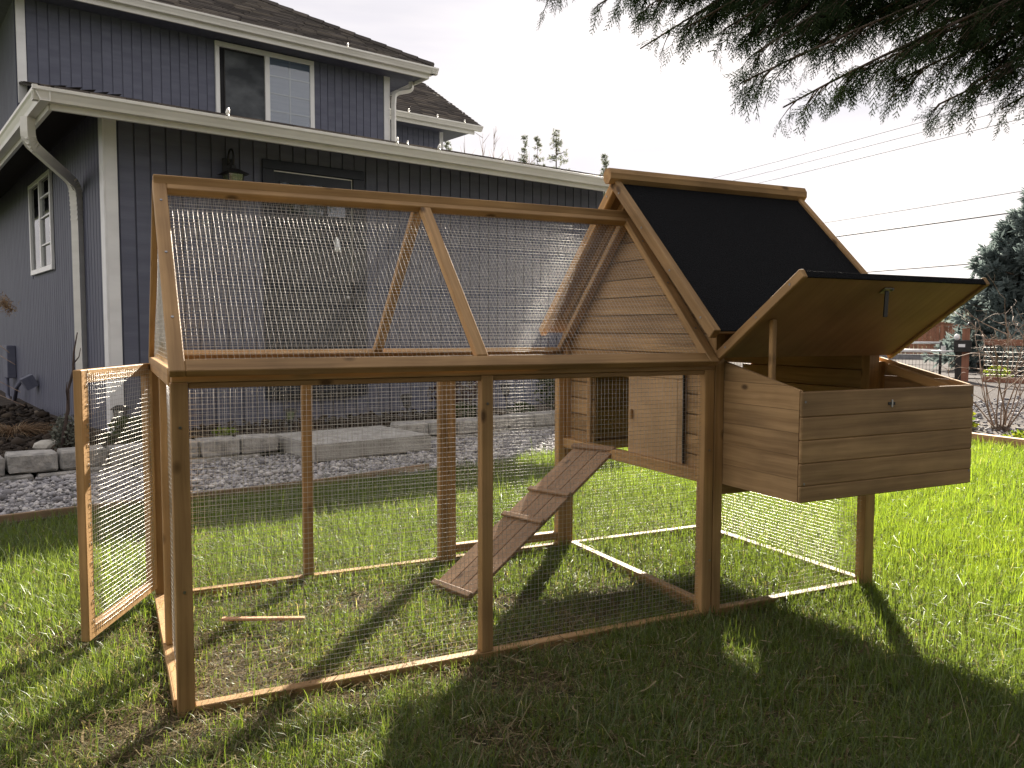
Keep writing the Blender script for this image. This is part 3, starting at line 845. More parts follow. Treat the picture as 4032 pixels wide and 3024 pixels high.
bulbs = [(1.66, 'lower', 4.56), (3.58, 'lower', 4.56), (3.80, 'lower', 4.56), (4.42, 'lower', 4.56), (5.35, 'lower', 4.56)]
def light_clip(p, label, big=1.0):
    t = thing('light_clip', label, 'light bulb', p, TH, 'white light clips along the gutters')
    obj('bulb', tubes([([p + Vector((0, 0, 0.0)), p + Vector((0, 0, .02 * big)), p + Vector((0.004, 0, .05 * big)), p + Vector((0.008, 0, .075 * big))], [.012 * big, .022 * big, .018 * big, .004 * big])], sides=7), M['bulb'], t)
    obj('clip', tubes([([p - E2 * .008 + Vector((0, 0, .012)), p - E2 * .024 + Vector((0, 0, -.01)), p - E2 * .020 + Vector((.004, 0, -.05 * big))], [.008 * big, .009 * big, .005 * big])], sides=5), M['bulb'], t)
LBL = ['white light clip on the lower gutter below the upstairs window', 'white light clip on the lower gutter below the upstairs corner trim', 'small white light clip just right of the one below the upstairs corner trim', 'white light clip on the lower gutter under the back wing corner', 'white light clip on the lower gutter below the distant conifers', 'white light clip on the lower gutter beside the coop roof peak']
for (r_, lb, bg_) in ((1.83, LBL[0], .9), (3.438, LBL[1], .8), (3.553, LBL[2], .5), (3.913, LBL[3], .8), (4.703, LBL[4], .7), (6.391, LBL[5], .6)):
    light_clip(HP(r_, GS + 0.0, GZ + 0.004), lb, bg_)
light_clip(HP(5.49, uev_s - .015, uev_z + .004), 'white light clip on the upper gutter above the upstairs window', .8)
for r_, lb in ((7.73, 'leftmost white light clip on the back wing gutter'), (8.38, 'middle white light clip on the back wing gutter'), (9.03, 'rightmost white light clip on the back wing gutter')):
    light_clip(HP(r_, 11.585, wz + .004), lb, .9)

# ================================================================== CHICKEN COOP
W, L1, L2 = 1.071, 1.80, 0.834
XE = L1 + L2
coop = thing('chicken_coop', 'stained wooden chicken coop with wire mesh run, black felt roof and open nest box', 'chicken coop', (0, 0, 0))
wd = M['wood']
P = 0.042

def vpost(x0, x1, y0, y1, z0, z1, name='post', mat=None, parent=None, up=(0, 1, 0)):
    return beam(name, ((x0 + x1) / 2, (y0 + y1) / 2, z0), ((x0 + x1) / 2, (y0 + y1) / 2, z1), x1 - x0, y1 - y0, mat or wd, parent or coop, up)
def xrail(x0, x1, y0, y1, z0, z1, name='rail', mat=None, parent=None, bev=0.0025):
    return beam(name, (x0, (y0 + y1) / 2, (z0 + z1) / 2), (x1, (y0 + y1) / 2, (z0 + z1) / 2), y1 - y0, z1 - z0, mat or wd, parent or coop, (0, 0, 1), bev)
def yrail(x0, x1, y0, y1, z0, z1, name='rail', mat=None, parent=None, bev=0.0025):
    return beam(name, ((x0 + x1) / 2, y0, (z0 + z1) / 2), ((x0 + x1) / 2, y1, (z0 + z1) / 2), x1 - x0, z1 - z0, mat or wd, parent or coop, (0, 0, 1), bev)

def wire_mesh(parent, O, U, V_, lu, lv, cell=0.0146, rad=0.00044, lo=None, hi=None, seed=0, name='wire_mesh', sag=0.0, ulim=None):
    """welded mesh: wires along V_ spaced over lu, wires along U spaced over lv; lo/hi(u) clip the V_ wires, ulim(v) the others"""
    rg = np.random.default_rng(seed + 100)
    O, U, V_ = Vector(O), Vector(U).normalized(), Vector(V_).normalized()
    Nn = U.cross(V_)
    paths = []
    pu, pv, ph = rg.uniform(0, 6, 3)
    def off(u, v):
        return (0.0008 * math.sin(u * 13 + pu) + 0.0008 * math.sin(v * 17 + pv)) + sag * math.sin(math.pi * u / lu) * math.sin(math.pi * v / lv)
    nseg = 7
    u = cell * 0.5
    while u < lu:
        a = lo(u) if lo else 0.0; b = hi(u) if hi else lv
        if b - a > 0.01:
            j = rg.normal(0, 0.0006)
            pts = [O + U * (u + j + 0.0003 * math.sin(v * 20 + u * 60)) + V_ * v + Nn * (off(u, v) + rad * .8) for v in np.linspace(a, b, nseg)]
            paths.append((pts, rad))
        u += cell
    v = cell * 0.5
    while v < lv:
        a, b = ulim(v) if ulim else (0.0, lu)
        if b - a > 0.01:
            j = rg.normal(0, 0.0006)
            pts = [O + U * u_ + V_ * (v + j + 0.0003 * math.sin(u_ * 17 + v * 50)) + Nn * (off(u_, v) - rad * .8) for u_ in np.linspace(a, b, nseg)]
            paths.append((pts, rad))
        v += cell
    o = obj(name, tubes(paths, sides=5), M['wire'], parent)
    return tag(o, kind='stuff')

def screw(p, n, parent=None):
    p = Vector(p); n = Vector(n).normalized()
    obj('screw', tubes([([p - n * .003, p + n * .0012], 0.0042)], sides=8, smooth=False), M['screw'], parent or coop)

# ---- run: side panels
zt_ = 0.8875
vpost(0.003, 0.047, 0.0, 0.042, -0.03, zt_)                      # front left corner
vpost(0.891, 0.930, 0.0, 0.034, 0.014, zt_)                      # front middle
vpost(1.757, 1.7995, 0.0, 0.042, -0.03, zt_)                     # front right of the run
xrail(0.0475, 1.7565, 0.0, 0.036, -0.03, 0.0135)
xrail(0.006, 1.7995, 0.0, 0.040, zt_ + .0005, 0.9110)
xrail(0.0475, 1.7565, 0.004, 0.030, zt_ - 0.016, zt_ - 0.0005)
wire_mesh(coop, (0.03, 0.020, -0.01), (1, 0, 0), (0, 0, 1), 1.745, 0.895, seed=1)
# back
vpost(0.0, 0.040, W - 0.04, W, -0.03, zt_)
vpost(0.561, 0.599, W - 0.036, W, 0.020, zt_)
vpost(1.152, 1.1895, W - 0.04, W, -0.03, zt_)
vpost(1.190, 1.2280, W - 0.04, W, -0.03, zt_)
vpost(1.745, 1.7830, W - 0.04, W, -0.03, zt_)
xrail(0.0405, 0.5605, W - 0.036, W, -0.03, 0.0195); xrail(0.5995, 1.1515, W - 0.036, W, -0.03, 0.0195)
xrail(1.2285, 1.7445, W - 0.036, W, -0.03, 0.0195)
xrail(1.2285, 1.7445, W - 0.036, W, 0.040, 0.075)
xrail(0.0, 1.7995, W - 0.04, W, zt_ + .0005, 0.9110)
wire_mesh(coop, (0.03, W - 0.018, 0.0), (1, 0, 0), (0, 0, 1), 1.73, 0.89, seed=2)
# left end
yrail(-0.006, 0.046, 0.0425, W - 0.0405, -0.03, 0.024)
yrail(0.0, 0.042, 0.0445, W - 0.0405, 0.876, 0.924)
vpost(0.002, 0.036, 0.468, 0.504, 0.0245, 0.8755, up=(0, 1, 0))
wire_mesh(coop, (0.020, 0.03, 0.02), (0, 1, 0), (0, 0, 1), 0.45, 0.86, seed=3, sag=0.012)
# divider between run and hen house, on the ground
yrail(1.800, 1.836, 0.0425, W - 0.0405, -0.025, 0.028)

# ---- run: sloping roof panels
SZ0, SZ1 = 0.950, 1.500
hw = W / 2
sl = math.hypot(hw, SZ1 - SZ0)
sd_f = Vector((0, hw, SZ1 - SZ0)).normalized(); n_f = Vector((0, -(SZ1 - SZ0), hw)).normalized()
sd_b = Vector((0, -hw, SZ1 - SZ0)).normalized(); n_b = Vector((0, (SZ1 - SZ0), hw)).normalized()
PT = 0.026   # panel thickness
for side, (o0, sd, nn) in enumerate((((0, 0, SZ0), sd_f, n_f), ((0, W, SZ0), sd_b, n_b))):
    o0 = Vector(o0)
    def sp(x, s, d=0.0): return o0 + Vector((x, 0, 0)) + sd * s - nn * d
    top = sl - 0.006
    for x0, x1 in ((0.0, 0.040), (1.756, 1.796)):
        xm = (x0 + x1) / 2
        beam('rafter', sp(xm, -0.042, PT / 2), sp(xm, top, PT / 2), x1 - x0, PT, wd, coop, nn)
    xm = 0.895 if side == 0 else 0.885
    beam('rafter', sp(xm, 0.0015, PT / 2), sp(xm, top - .0415, PT / 2), 0.038, PT, wd, coop, nn)
    beam('rail', sp(0.0405, -0.021, PT / 2), sp(1.7555, -0.021, PT / 2), 0.042, PT, wd, coop, nn)
    beam('rail', sp(0.0405, top - 0.02, PT / 2), sp(1.7555, top - 0.02, PT / 2), 0.040, PT, wd, coop, nn)
    wire_mesh(coop, sp(0.03, -0.012, PT + .001), (1, 0, 0), sd, 1.74, sl - 0.03, seed=5 + side, sag=0.004, rad=0.00046)
beam('ridge_beam', (0.002, hw, SZ1 - 0.005), (1.78, hw, SZ1 - 0.005), 0.034, 0.030, wd, coop, (0, 0, 1))
# gable mesh at the left end
def gl(u):
    y = u + 0.03
    return max(0.02, (SZ1 - SZ0) * (1 - abs(y - hw) / hw) - 0.03)
gh = SZ1 - SZ0 - 0.05
wire_mesh(coop, (0.018, 0.03, SZ0 - 0.03), (0, 1, 0), (0, 0, 1), W - 0.06, gh, hi=gl, ulim=lambda v: (hw * (v + .02) / (SZ1 - SZ0) + .02, W - .06 - hw * (v + .02) / (SZ1 - SZ0) - .02), seed=8)
for p in ((0.02, 0.155), (0.02, 0.42), (0.02, 0.66)):
    c_ = Vector((p[0], 0, SZ0)) + sd_f * p[1]
    screw(c_ + n_f * .0005, n_f)
for x, z in ((0.025, 0.77), (0.026, 0.33), (0.91, 0.8), (1.78, 0.6), (1.79, 0.2)):
    screw((x, -0.0005, z), (0, -1, 0))
for s_ in (0.12, 0.36, 0.6):
    screw(Vector((1.776, 0, SZ0)) + sd_f * s_ + n_f * .0005, n_f)

# ---- run door, standing ajar
hinge = Vector((-0.004, W - 0.045, 0)); dd = Vector((-0.222, -0.492, 0)); DW = dd.length; dd.normalize()
dn = Vector((0.91, -0.41, 0)).normalized()
rd = group_node('run_door', coop, hinge + Vector((0, 0, 0.05)))
z0d, z1d = 0.052, 0.902
def dp(u, z, d=0.0): return hinge + dd * u + Vector((0, 0, z)) + dn * d
for u in (0.021, DW - 0.021):
    beam('stile', dp(u, z0d), dp(u, z1d), 0.026, 0.042, wd, rd, dd)
for z in (z0d + .021, z1d - .021):
    beam('rail', dp(0.0425, z), dp(DW - 0.0425, z), 0.026, 0.042, wd, rd, (0, 0, 1))
wire_mesh(rd, dp(0.026, z0d + 0.018, 0.0148), dd, (0, 0, 1), DW - 0.052, z1d - z0d - 0.03, seed=12, rad=0.0005)
st_ = []
for z in np.arange(z0d + .05, z1d - .05, 0.062):
    st_.append(([dp(DW - .026, z, .0148), dp(DW - .026, z + .012, .0150)], .0011))
obj('staples', tubes(st_, sides=4), M['screw'], rd)
rd.children[-1]['kind'] = 'stuff' if len(rd.children) else ''
for z in (0.2, 0.76):
    obj('hinge', box_mesh(0.05, 0.003, 0.028), M['screw'], rd, Matrix.Translation(dp(-0.002, z, -0.0148)) @ basis(dd, (0, 0, 1)).to_4x4())

# ---- hen house frame
pz = 1.02
vpost(1.8025, 1.8430, 0.0, 0.042, -0.03, pz)
vpost(2.578, 2.634, 0.0, 0.042, -0.03, pz)
vpost(1.7845, 1.8250, W - 0.042, W, -0.03, pz)
vpost(2.594, 2.634, W - 0.042, W, -0.03, pz)
xrail(1.8435, 2.5775, 0.0, 0.036, -0.03, 0.0155)
xrail(1.8255, 2.5935, W - 0.036, W, -0.03, 0.016)
yrail(2.596, 2.634, 0.0425, W - 0.0425, -0.03, 0.016)
xrail(1.8435, 2.5775, 0.002, 0.040, 0.945, 1.015)
xrail(1.8435, 2.5775, 0.002, 0.034, 0.435, 0.4725)
xrail(1.8255, 2.5935, W - 0.036, W - 0.002, 0.455, 0.4995)
yrail(2.598, 2.632, 0.0425, W - 0.0425, 0.455, 0.4995)
wire_mesh(coop, (1.83, 0.018, 0.0), (1, 0, 0), (0, 0, 1), 0.76, 0.46, seed=21)
wire_mesh(coop, (1.81, W - 0.018, 0.0), (1, 0, 0), (0, 0, 1), 0.80, 0.47, seed=22)
wire_mesh(coop, (2.615, 0.03, 0.0), (0, 1, 0), (0, 0, 1), W - 0.06, 0.47, seed=23)

# ---- hen house walls: separate tongue-and-groove boards
wb = M['wood_board']
PB = 0.0745
def roof_under(y):
    return 1.112 + (1.640 - 1.112) * (1 - abs(y - hw) / hw)
def gable_boards(x, t, z0, zmax, holes=(), wname='hen_wall', wall=None, piece='wall_board'):
    """horizontal boards on plane x (thickness t), clipped to the roof slope and to rectangular holes (y0,y1,z0,z1)"""
    lining = piece == 'wall_lining'
    if wall is None: wall = group_node(wname, coop, (x, hw, z0))
    z = z0
    while z < zmax - 0.01:
        zz = min(z + PB + (0.0006 if lining else -0.0042), zmax)
        def ylim(h): 
            f = max(0.0, min(1.0, (h - 1.03) / (1.60 - 1.03)))
            return 0.043 + f * (hw - 0.043) * 0.985 if h > 1.03 else 0.043
        ya0, yb0 = ylim(z), W - ylim(z)
        ya1, yb1 = ylim(zz), W - ylim(zz)
        segs = [(ya0, yb0, ya1, yb1)]
        for hy0, hy1, hz0, hz1 in holes:
            if hz0 < (z + zz) / 2 < hz1:
                ns2 = []
                for a0, b0, a1, b1 in segs:
                    if hy0 > a0: ns2.append((a0, min(hy0, b0), a1, min(hy0, b1)))
                    if hy1 < b0: ns2.append((max(hy1, a0), b0, max(hy1, a1), b1))
                segs = ns2
        for a0, b0, a1, b1 in segs:
            if b0 - a0 < 0.02: continue
            if abs(a0 - a1) < 1e-6 and abs(b0 - b1) < 1e-6:
                yrail(x, x + t, a0, b0, z, zz, piece, wb, wall, 0.0022)
            else:
                c = Vector((x + t / 2, (a0 + b0) / 2, (z + zz) / 2))
                prof = [(a0, z), (b0, z), (b1, zz), (a1, zz)]
                V = [(y - c.y, -(xx - c.x), zc - c.z) for xx in (x, x + t) for y, zc in prof]
                F = [(0, 1, 2, 3), (7, 6, 5, 4)] + [(i, 4 + i, 4 + (i + 1) % 4, (i + 1) % 4) for i in range(4)]
                me = pyd(piece, V, F)
                bm = bmesh.new(); bm.from_mesh(me); bmesh.ops.recalc_face_normals(bm, faces=bm.faces); bm.to_mesh(me); bm.free()
                m4 = basis((0, 1, 0), (0, 0, 1)).to_4x4(); m4.translation = c
                obj(piece, me, wb, wall, m4)
        z += PB
    return wall
lwall = gable_boards(1.808, 0.014, 0.495, 1.60, holes=((0.530, 0.835, 0.40, 0.842),))
gable_boards(1.8225, 0.004, 0.495 + PB * .5, 1.57, holes=((0.530, 0.835, 0.40, 0.842),), wall=lwall, piece='wall_lining')
rwall = gable_boards(2.606, 0.014, 0.500, 1.60, holes=((0.76, 0.93, 0.795, 0.87),))
gable_boards(2.6205, 0.004, 0.500 + PB * .5, 1.57, holes=((0.72, 0.97, 0.77, 0.90),), wall=rwall, piece='wall_lining')
wire_mesh(rwall, (2.604, 0.75, 0.785), (0, 1, 0), (0, 0, 1), 0.20, 0.10, seed=31)
bwall = group_node('hen_wall', coop, (2.2, W, 0.5))
for i in range(7):
    z = 0.500 + i * PB
    xrail(1.826, 2.593, W - 0.018, W - 0.004, z, min(z + PB + 0.0006, 1.015), 'wall_board', wb, bwall, 0.003)
# sill, sliding pop door and its tracks on the run side
yrail(1.766, 1.8065, 0.0435, 1.030, 0.480, 0.524, 'sill')
pd_ = beam('pop_door', (1.797, 0.5295, 0.683), (1.797, 0.205, 0.683), 0.010, 0.318, M['ply_door'], coop, (0, 0, 1), 0.0015)
beam('handle', (1.785, 0.497, 0.664), (1.785, 0.497, 0.704), 0.012, 0.013, wd, pd_, (0, 1, 0))
yrail(1.792, 1.8065, 0.168, 0.2045, 0.5245, 0.842, 'door_track', M['ply_door'])
beam('slot_shade_strip', (1.79, 0.160, 0.53), (1.79, 0.163, 0.87), 0.007, 0.007, M['black'], coop, (0, 1, 0), 0)  # black strip standing in for the shade of an open slot
yrail(1.790, 1.8065, 0.168, 0.98, 0.8425, 0.876, 'door_track', M['ply_door'])
vpost(1.794, 1.8065, 0.8355, 0.862, 0.5245, 0.842, 'door_track', wd)

# ---- nest box on the front
XB0, XB1, YB = 1.8435, 2.682, -0.372
nb = group_node('nest_box', coop, (2.26, -0.18, 0.473))
zb0 = 0.4735
def ztop(y): return 0.915 + (0.832 - 0.915) * (y / YB)
def side_boards(x0, x1):
    z = zb0
    ys = (0.030, YB + 0.0145)
    edges = [0.4735, 0.5475, 0.6235, 0.6985, 0.7725, 0.849, 0.93]
    for i in range(6):
        za, zb_ = edges[i], edges[i + 1] - 0.0012
        # clip the top edge to the slope
        pts = [(ys[0], za), (ys[0], min(zb_, ztop(ys[0])))]
        tz = min(zb_, ztop(ys[1]))
        if zb_ > ztop(ys[1]) and za < ztop(ys[1]) and zb_ < ztop(ys[0]):
            yc = YB * (0.915 - zb_) / (0.915 - 0.832)
            pts += [(yc, zb_)]
        if za < ztop(ys[1]):
            pts += [(ys[1], tz), (ys[1], za)]
        else:
            yc = YB * (0.915 - za) / (0.915 - 0.832)
            pts += [(yc, za)]
        c = Vector(((x0 + x1) / 2, YB / 2, (za + zb_) / 2))
        n = len(pts)
        V = [(y - c.y, -(xx - c.x), zc - c.z) for xx in (x0, x1) for y, zc in pts]
        F = [tuple(range(n)), tuple(reversed(range(n, 2 * n)))] + [(i_, n + i_, n + (i_ + 1) % n, (i_ + 1) % n) for i_ in range(n)]
        me = pyd('board', V, F)
        bm = bmesh.new(); bm.from_mesh(me); bmesh.ops.recalc_face_normals(bm, faces=bm.faces); bm.to_mesh(me); bm.free()
        m4 = basis((0, 1, 0), (0, 0, 1)).to_4x4(); m4.translation = c
        obj('board', me, wb, nb, m4)
side_boards(XB0, XB0 + 0.015)
side_boards(XB1 - 0.015, XB1)
fe = [0.4735, 0.5265, 0.600, 0.675, 0.7505, 0.832]
for i in range(5):
    xrail(XB0 - 0.001, XB1 + 0.001, YB, YB + 0.014, fe[i], fe[i + 1] - (0.0004 if i < 4 else 0), 'board', wb, nb, 0.0035)
xrail(XB0 + .0155, XB1 - .0155, YB + .0145, -0.001, zb0, zb0 + 0.012, 'floor_panel', M['ply'], nb)
for xx in (XB0 + 0.0155, XB1 - 0.0405):
    vpost(xx, xx + 0.025, YB + 0.0145, YB + 0.040, zb0 + .0125, 0.815, 'corner_block', wd, nb)
vpost(2.6345, XB1 - 0.0155, -0.0005, 0.020, 0.4735, 0.905, 'batten', wd, nb)
beam('cleat', (XB1 - 0.028, -0.03, 0.880), (XB1 - 0.028, YB + 0.042, 0.803), 0.024, 0.035, wd, nb, (0, 0, 1))
vpost(2.249, 2.255, YB - 0.005, YB - 0.0005, 0.768, 0.794, 'catch', M['steel'], nb)
vpost(2.234, 2.268, YB - 0.0025, YB - 0.0003, 0.776, 0.786, 'catch_plate', M['black'], nb)
for x, z in ((XB0 + .012, 0.80), (XB0 + .014, 0.535), (XB1 - .012, 0.795), (XB1 - .014, 0.52)):
    screw((x, YB - .0005, z), (0, -1, 0), nb)

# ---- lid propped open
HZ = 0.933
lo_ = Vector((0, -0.388, 0.268)); LLEN = lo_.length; lo_.normalize()
ln = Vector((1, 0, 0)).cross(lo_); ln = -ln if ln.z < 0 else ln       # upper side of the lid
lid = group_node('nest_box_lid', coop, (2.25, 0, HZ))
def lp(x, s, d=0.0): return Vector((x, -0.002, HZ)) + lo_ * s + ln * d
XLa, XLb = 1.822, 2.682
beam('panel', lp((XLa + XLb) / 2, 0.0, 0.0), lp((XLa + XLb) / 2, LLEN, 0.0), XLb - XLa, 0.010, M['ply'], lid, ln)
beam('felt', lp((XLa + XLb) / 2, 0.0, 0.0075), lp((XLa + XLb) / 2, LLEN + 0.004, 0.0075), XLb - XLa, 0.0045, M['felt'], lid, ln, 0.001)
beam('felt_edge', lp(XLa, LLEN + .0045, -0.001), lp(XLb, LLEN + .0045, -0.001), 0.006, 0.024, M['felt'], lid, ln, 0.001)
beam('trim', lp(XLa - .011, -0.012, 0.002), lp(XLa - .011, LLEN + .008, 0.002), 0.021, 0.032, wd, lid, ln)
beam('trim', lp(XLb + .011, -0.012, 0.002), lp(XLb + .011, LLEN + .008, 0.002), 0.021, 0.032, wd, lid, ln)
for s_ in (0.06, 0.24, 0.42):
    screw(lp(XLa - .0215, s_, .002), (-1, 0, 0), lid)
lt = lp(2.238, LLEN - 0.055, -0.0055)
obj('latch_hinge', box_mesh(0.045, 0.03, 0.004, 0.001), M['screw'], lid, Matrix.Translation(lt - ln * .002) @ basis((1, 0, 0), ln).to_4x4())
beam('latch', lt - ln * .004 + Vector((0, 0, .0)), lt - ln * .004 + Vector((0.0, 0.004, -0.088)), 0.020, 0.005, M['black'], lid, (0, 1, 0))
obj('latch_knob', tubes([([lt - ln * .002 + Vector((.012, -.004, .004)), lt - ln * .012 + Vector((.02, -.006, .010))], .005)], sides=6), M['screw'], lid)
beam('prop_stick', (1.871, -0.205, 0.845), (1.871, -0.205, HZ + 0.205 * 0.268 / 0.388 - 0.010), 0.020, 0.018, wd, lid, (0, 1, 0))

# ---- hen house roof
RX0, RX1 = 1.709, 2.727
EY, EZ = -0.097, 1.030
RZ = 1.640
rs_f = Vector((0, hw - EY, RZ - EZ)).normalized(); rn_f = Vector((0, -(RZ - EZ), hw - EY)).normalized()
rs_b = Vector((0, -(hw - EY), RZ - EZ)).normalized(); rn_b = Vector((0, (RZ - EZ), hw - EY)).normalized()
rl = math.hypot(hw - EY, RZ - EZ)
for o0, sd, nn in ((Vector((0, EY, EZ)), rs_f, rn_f), (Vector((0, W - EY, EZ)), rs_b, rn_b)):
    def sp(x, s, d=0.0): return o0 + Vector((x, 0, 0)) + sd * s - nn * d
    xm = (RX0 + RX1) / 2
    rp_ = beam('roof_panel', sp(xm, 0.0, 0.017), sp(xm, rl - .008, 0.017), RX1 - RX0 - 0.062, 0.010, M['ply'], coop, nn)
    beam('felt', sp(xm, 0.003, 0.0095), sp(xm, rl - .008, 0.0095), RX1 - RX0 - 0.062, 0.0045, M['felt'], rp_, nn, 0.001)
    for x0, x1 in ((RX0, RX0 + 0.030), (RX1 - 0.030, RX1)):
        beam('bargeboard', sp((x0 + x1) / 2, -0.004, 0.018), sp((x0 + x1) / 2, rl - 0.004, 0.018), 0.030, 0.040, wd, coop, nn)
    for x0, x1 in ((1.7825, 1.8075), (2.6205, 2.6455)):
        beam('rafter', sp((x0 + x1) / 2, 0.11, 0.040), sp((x0 + x1) / 2, rl - 0.045, 0.040), 0.025, 0.035, wd, coop, nn)
    for s_ in (0.08, 0.33, 0.58, 0.8):
        screw(sp(RX0 - .0005, s_, 0.018), (-1, 0, 0))
cw, ch = 0.027, 0.030
cap = [(-cw, -0.012), (-cw, 0.010), (-0.014, 0.030), (0.014, 0.030), (cw, 0.010), (cw, -0.012), (0.012, -0.030), (-0.012, -0.030)]
prism('ridge_cap', cap, (RX0 - 0.028, hw, RZ + 0.006), (RX1 + 0.012, hw, RZ + 0.006), (0, 0, 1), wd, coop)

# ---- ramp
rt0 = Vector((1.020, 0.580, 0.020)); rt1 = Vector((1.772, 0.745, 0.512))
rdir = (rt1 - rt0).normalized()
rside = Vector((-0.10, 1.0, 0)); rside = (rside - rdir * rside.dot(rdir)).normalized()
rnrm = rdir.cross(rside); rnrm = -rnrm if rnrm.z < 0 else rnrm
ramp = group_node('ramp', coop, rt0)
for k in (-1, 0, 1):
    o_ = rside * (0.0855 * k)
    beam('board', rt0 + o_, rt1 + o_, 0.0815, 0.012, M['ramp'], ramp, rnrm, 0.0015)
for t in (0.012, 0.47, 0.985):
    c = rt0.lerp(rt1, t) + rnrm * 0.0135
    beam('cleat', c - rside * 0.135, c + rside * 0.135, 0.024, 0.014, M['ramp'], ramp, rnrm)
c = rt0.lerp(rt1, 0.655) + rnrm * 0.0135
beam('cleat', c - rside * 0.135, c + rside * 0.135, 0.024, 0.014, M['ramp'], ramp, rnrm)

# loose slat lying in the grass inside the run
slat = beam('wooden_slat', (0.19, 0.636, 0.028), (0.45, 0.525, 0.026), 0.022, 0.010, M['orange_wood'], None)
tag(slat, 'thin orange wooden slat lying in the grass inside the run', 'slat')

# ================================================================== GARDEN BY THE HOUSE
def rough_block(lx, ly, lz, seed):
    rg = np.random.default_rng(seed)
    bm = bmesh.new()
    bmesh.ops.create_cube(bm, size=1.0)
    bmesh.ops.scale(bm, vec=(lx, ly, lz), verts=bm.verts)
    bmesh.ops.bevel(bm, geom=list(bm.edges), offset=0.014, segments=1, affect='EDGES')
    bmesh.ops.subdivide_edges(bm, edges=[e for e in bm.edges if e.calc_length() > 0.06], cuts=1, use_grid_fill=True)
    for v in bm.verts:
        v.co += Vector(rg.normal(0, 0.0035, 3))
    me = bpy.data.meshes.new('block'); bm.to_mesh(me); bm.free()
    return me
blk = [rough_block(0.300, 0.19, 0.132, s) for s in range(5)]
pav = thing('paver_edging', 'low wall of weathered grey paver blocks edging the bed along the house', 'garden edging', GP(0, 4.2), TH)
def lay_blocks(r0, r1, z, ds, seed):
    rg = np.random.default_rng(seed)
    r = r0
    while r + 0.29 < r1 + .05:
        c = GP(r + 0.151, 4.215 + ds + rg.normal(0, .006), z + rg.normal(0, .003))
        m4 = Matrix.Translation(c) @ Matrix.Rotation(TH + rg.normal(0, .02), 4, 'Z') @ Matrix.Rotation(rg.normal(0, .012), 4, 'Y')
        o = bpy.data.objects.new('block', blk[int(rg.integers(5))]); col.objects.link(o)
        if not o.data.materials: o.data.materials.append(M['paver'])
        place(o, m4, pav)
        r += 0.309 + rg.uniform(0, .010)
for r0, r1 in ((-2.4, 2.02), (3.12, 7.0)):
    lay_blocks(r0 - .15, r1, -0.022, -0.014, 5)
    lay_blocks(r0, r1, 0.112, 0.010, 6)

bm = bmesh.new()
bmesh.ops.create_cube(bm, size=1.0)
bmesh.ops.scale(bm, vec=(1.04, 0.86, 0.13), verts=bm.verts)
bmesh.ops.bevel(bm, geom=list(bm.edges), offset=0.012, segments=2, affect='EDGES')
me = bpy.data.meshes.new('step'); bm.to_mesh(me); bm.free()
stp = obj('concrete_step', me, M['concrete'], None, Matrix.Translation(GP(2.565, 3.99, 0.088)) @ Matrix.Rotation(TH, 4, 'Z'))
tag(stp, 'thick concrete step slab on the gravel below the dark door', 'step')

ed = thing('lawn_edging', 'low weathered timber edging between the lawn and the gravel', 'garden edging', GP(0, SEDGE), TH)
e_pts = [-3.6, -1.5, 0.55, 1.62, 2.62]
for a, b in zip(e_pts[:-1], e_pts[1:]):
    beam('edging_board', GP(a + .004, SEDGE + 0.0 + 0.02 * math.sin(a * 3), 0.012), GP(b - .004, SEDGE + 0.02 * math.sin(b * 3) + (0.05 if b > 2 else 0), 0.016), 0.022, 0.060, M['timber'], ed)

# solar lights
def solar_light(r, s, zt, tilt, lean, label, z0=0.08):
    p = GP(r, s, z0)
    t = thing('solar_light', label, 'garden light', p, TH, 'solar lights in the bed by the house')
    top = GP(r, s, zt) + Vector((lean[0], lean[1], 0))
    ax = (top - p).normalized()
    obj('stake', tubes([([p - ax * .05, top - ax * 0.13], .012)], sides=6), M['black'], t)
    B = basis(ax.cross(Vector((0.3, 1, 0))), ax)
    def ring(w, h): return [top - ax * (zt * 0 + h) + B @ Vector((w * math.cos(a), w * math.sin(a), 0)) for a in np.linspace(0, 2 * math.pi, 4, endpoint=False) + math.pi / 4]
    def fr(name, levels, mat):
        V, F = [], []
        for w, h in levels: V += ring(w, h)
        n = len(levels)
        for i in range(n - 1):
            for k in range(4):
                F.append((i * 4 + k, i * 4 + (k + 1) % 4, i * 4 + 4 + (k + 1) % 4, i * 4 + 4 + k))
        F += [(3, 2, 1, 0), tuple(range(4 * n - 4, 4 * n))]
        obj(name, pyd(name, V, F), mat, t)
    fr('cap', [(.035, 0.0), (.085, .028), (.085, .034)], M['black'])
    fr('lamp_glass', [(.052, .0345), (.042, .115)], M['lampglass'])
    fr('base', [(.050, .1155), (.03, .14)], M['black'])
    for a in range(4):
        p0 = ring(.054, .0346)[a]; p1 = ring(.045, .115)[a]
        obj('bar', tubes([([p0, p1], .0045)], sides=4, smooth=False), M['black'], t)
solar_light(0.955, 4.8, 0.425, 0, (0.01, 0.0), 'black solar garden light in the bed beside the white corner trim')
solar_light(2.36, 4.8, 0.325, 0, (0.03, .02), 'black solar garden light in the bed left of the concrete step')
solar_light(3.62, 4.8, 0.395, 0, (-.05, -.03), 'tilted black solar garden light in the bed just right of the concrete step')
solar_light(4.86, 4.8, 0.455, 0, (-.04, 0.0), 'black solar garden light standing tallest, farthest right in the bed')

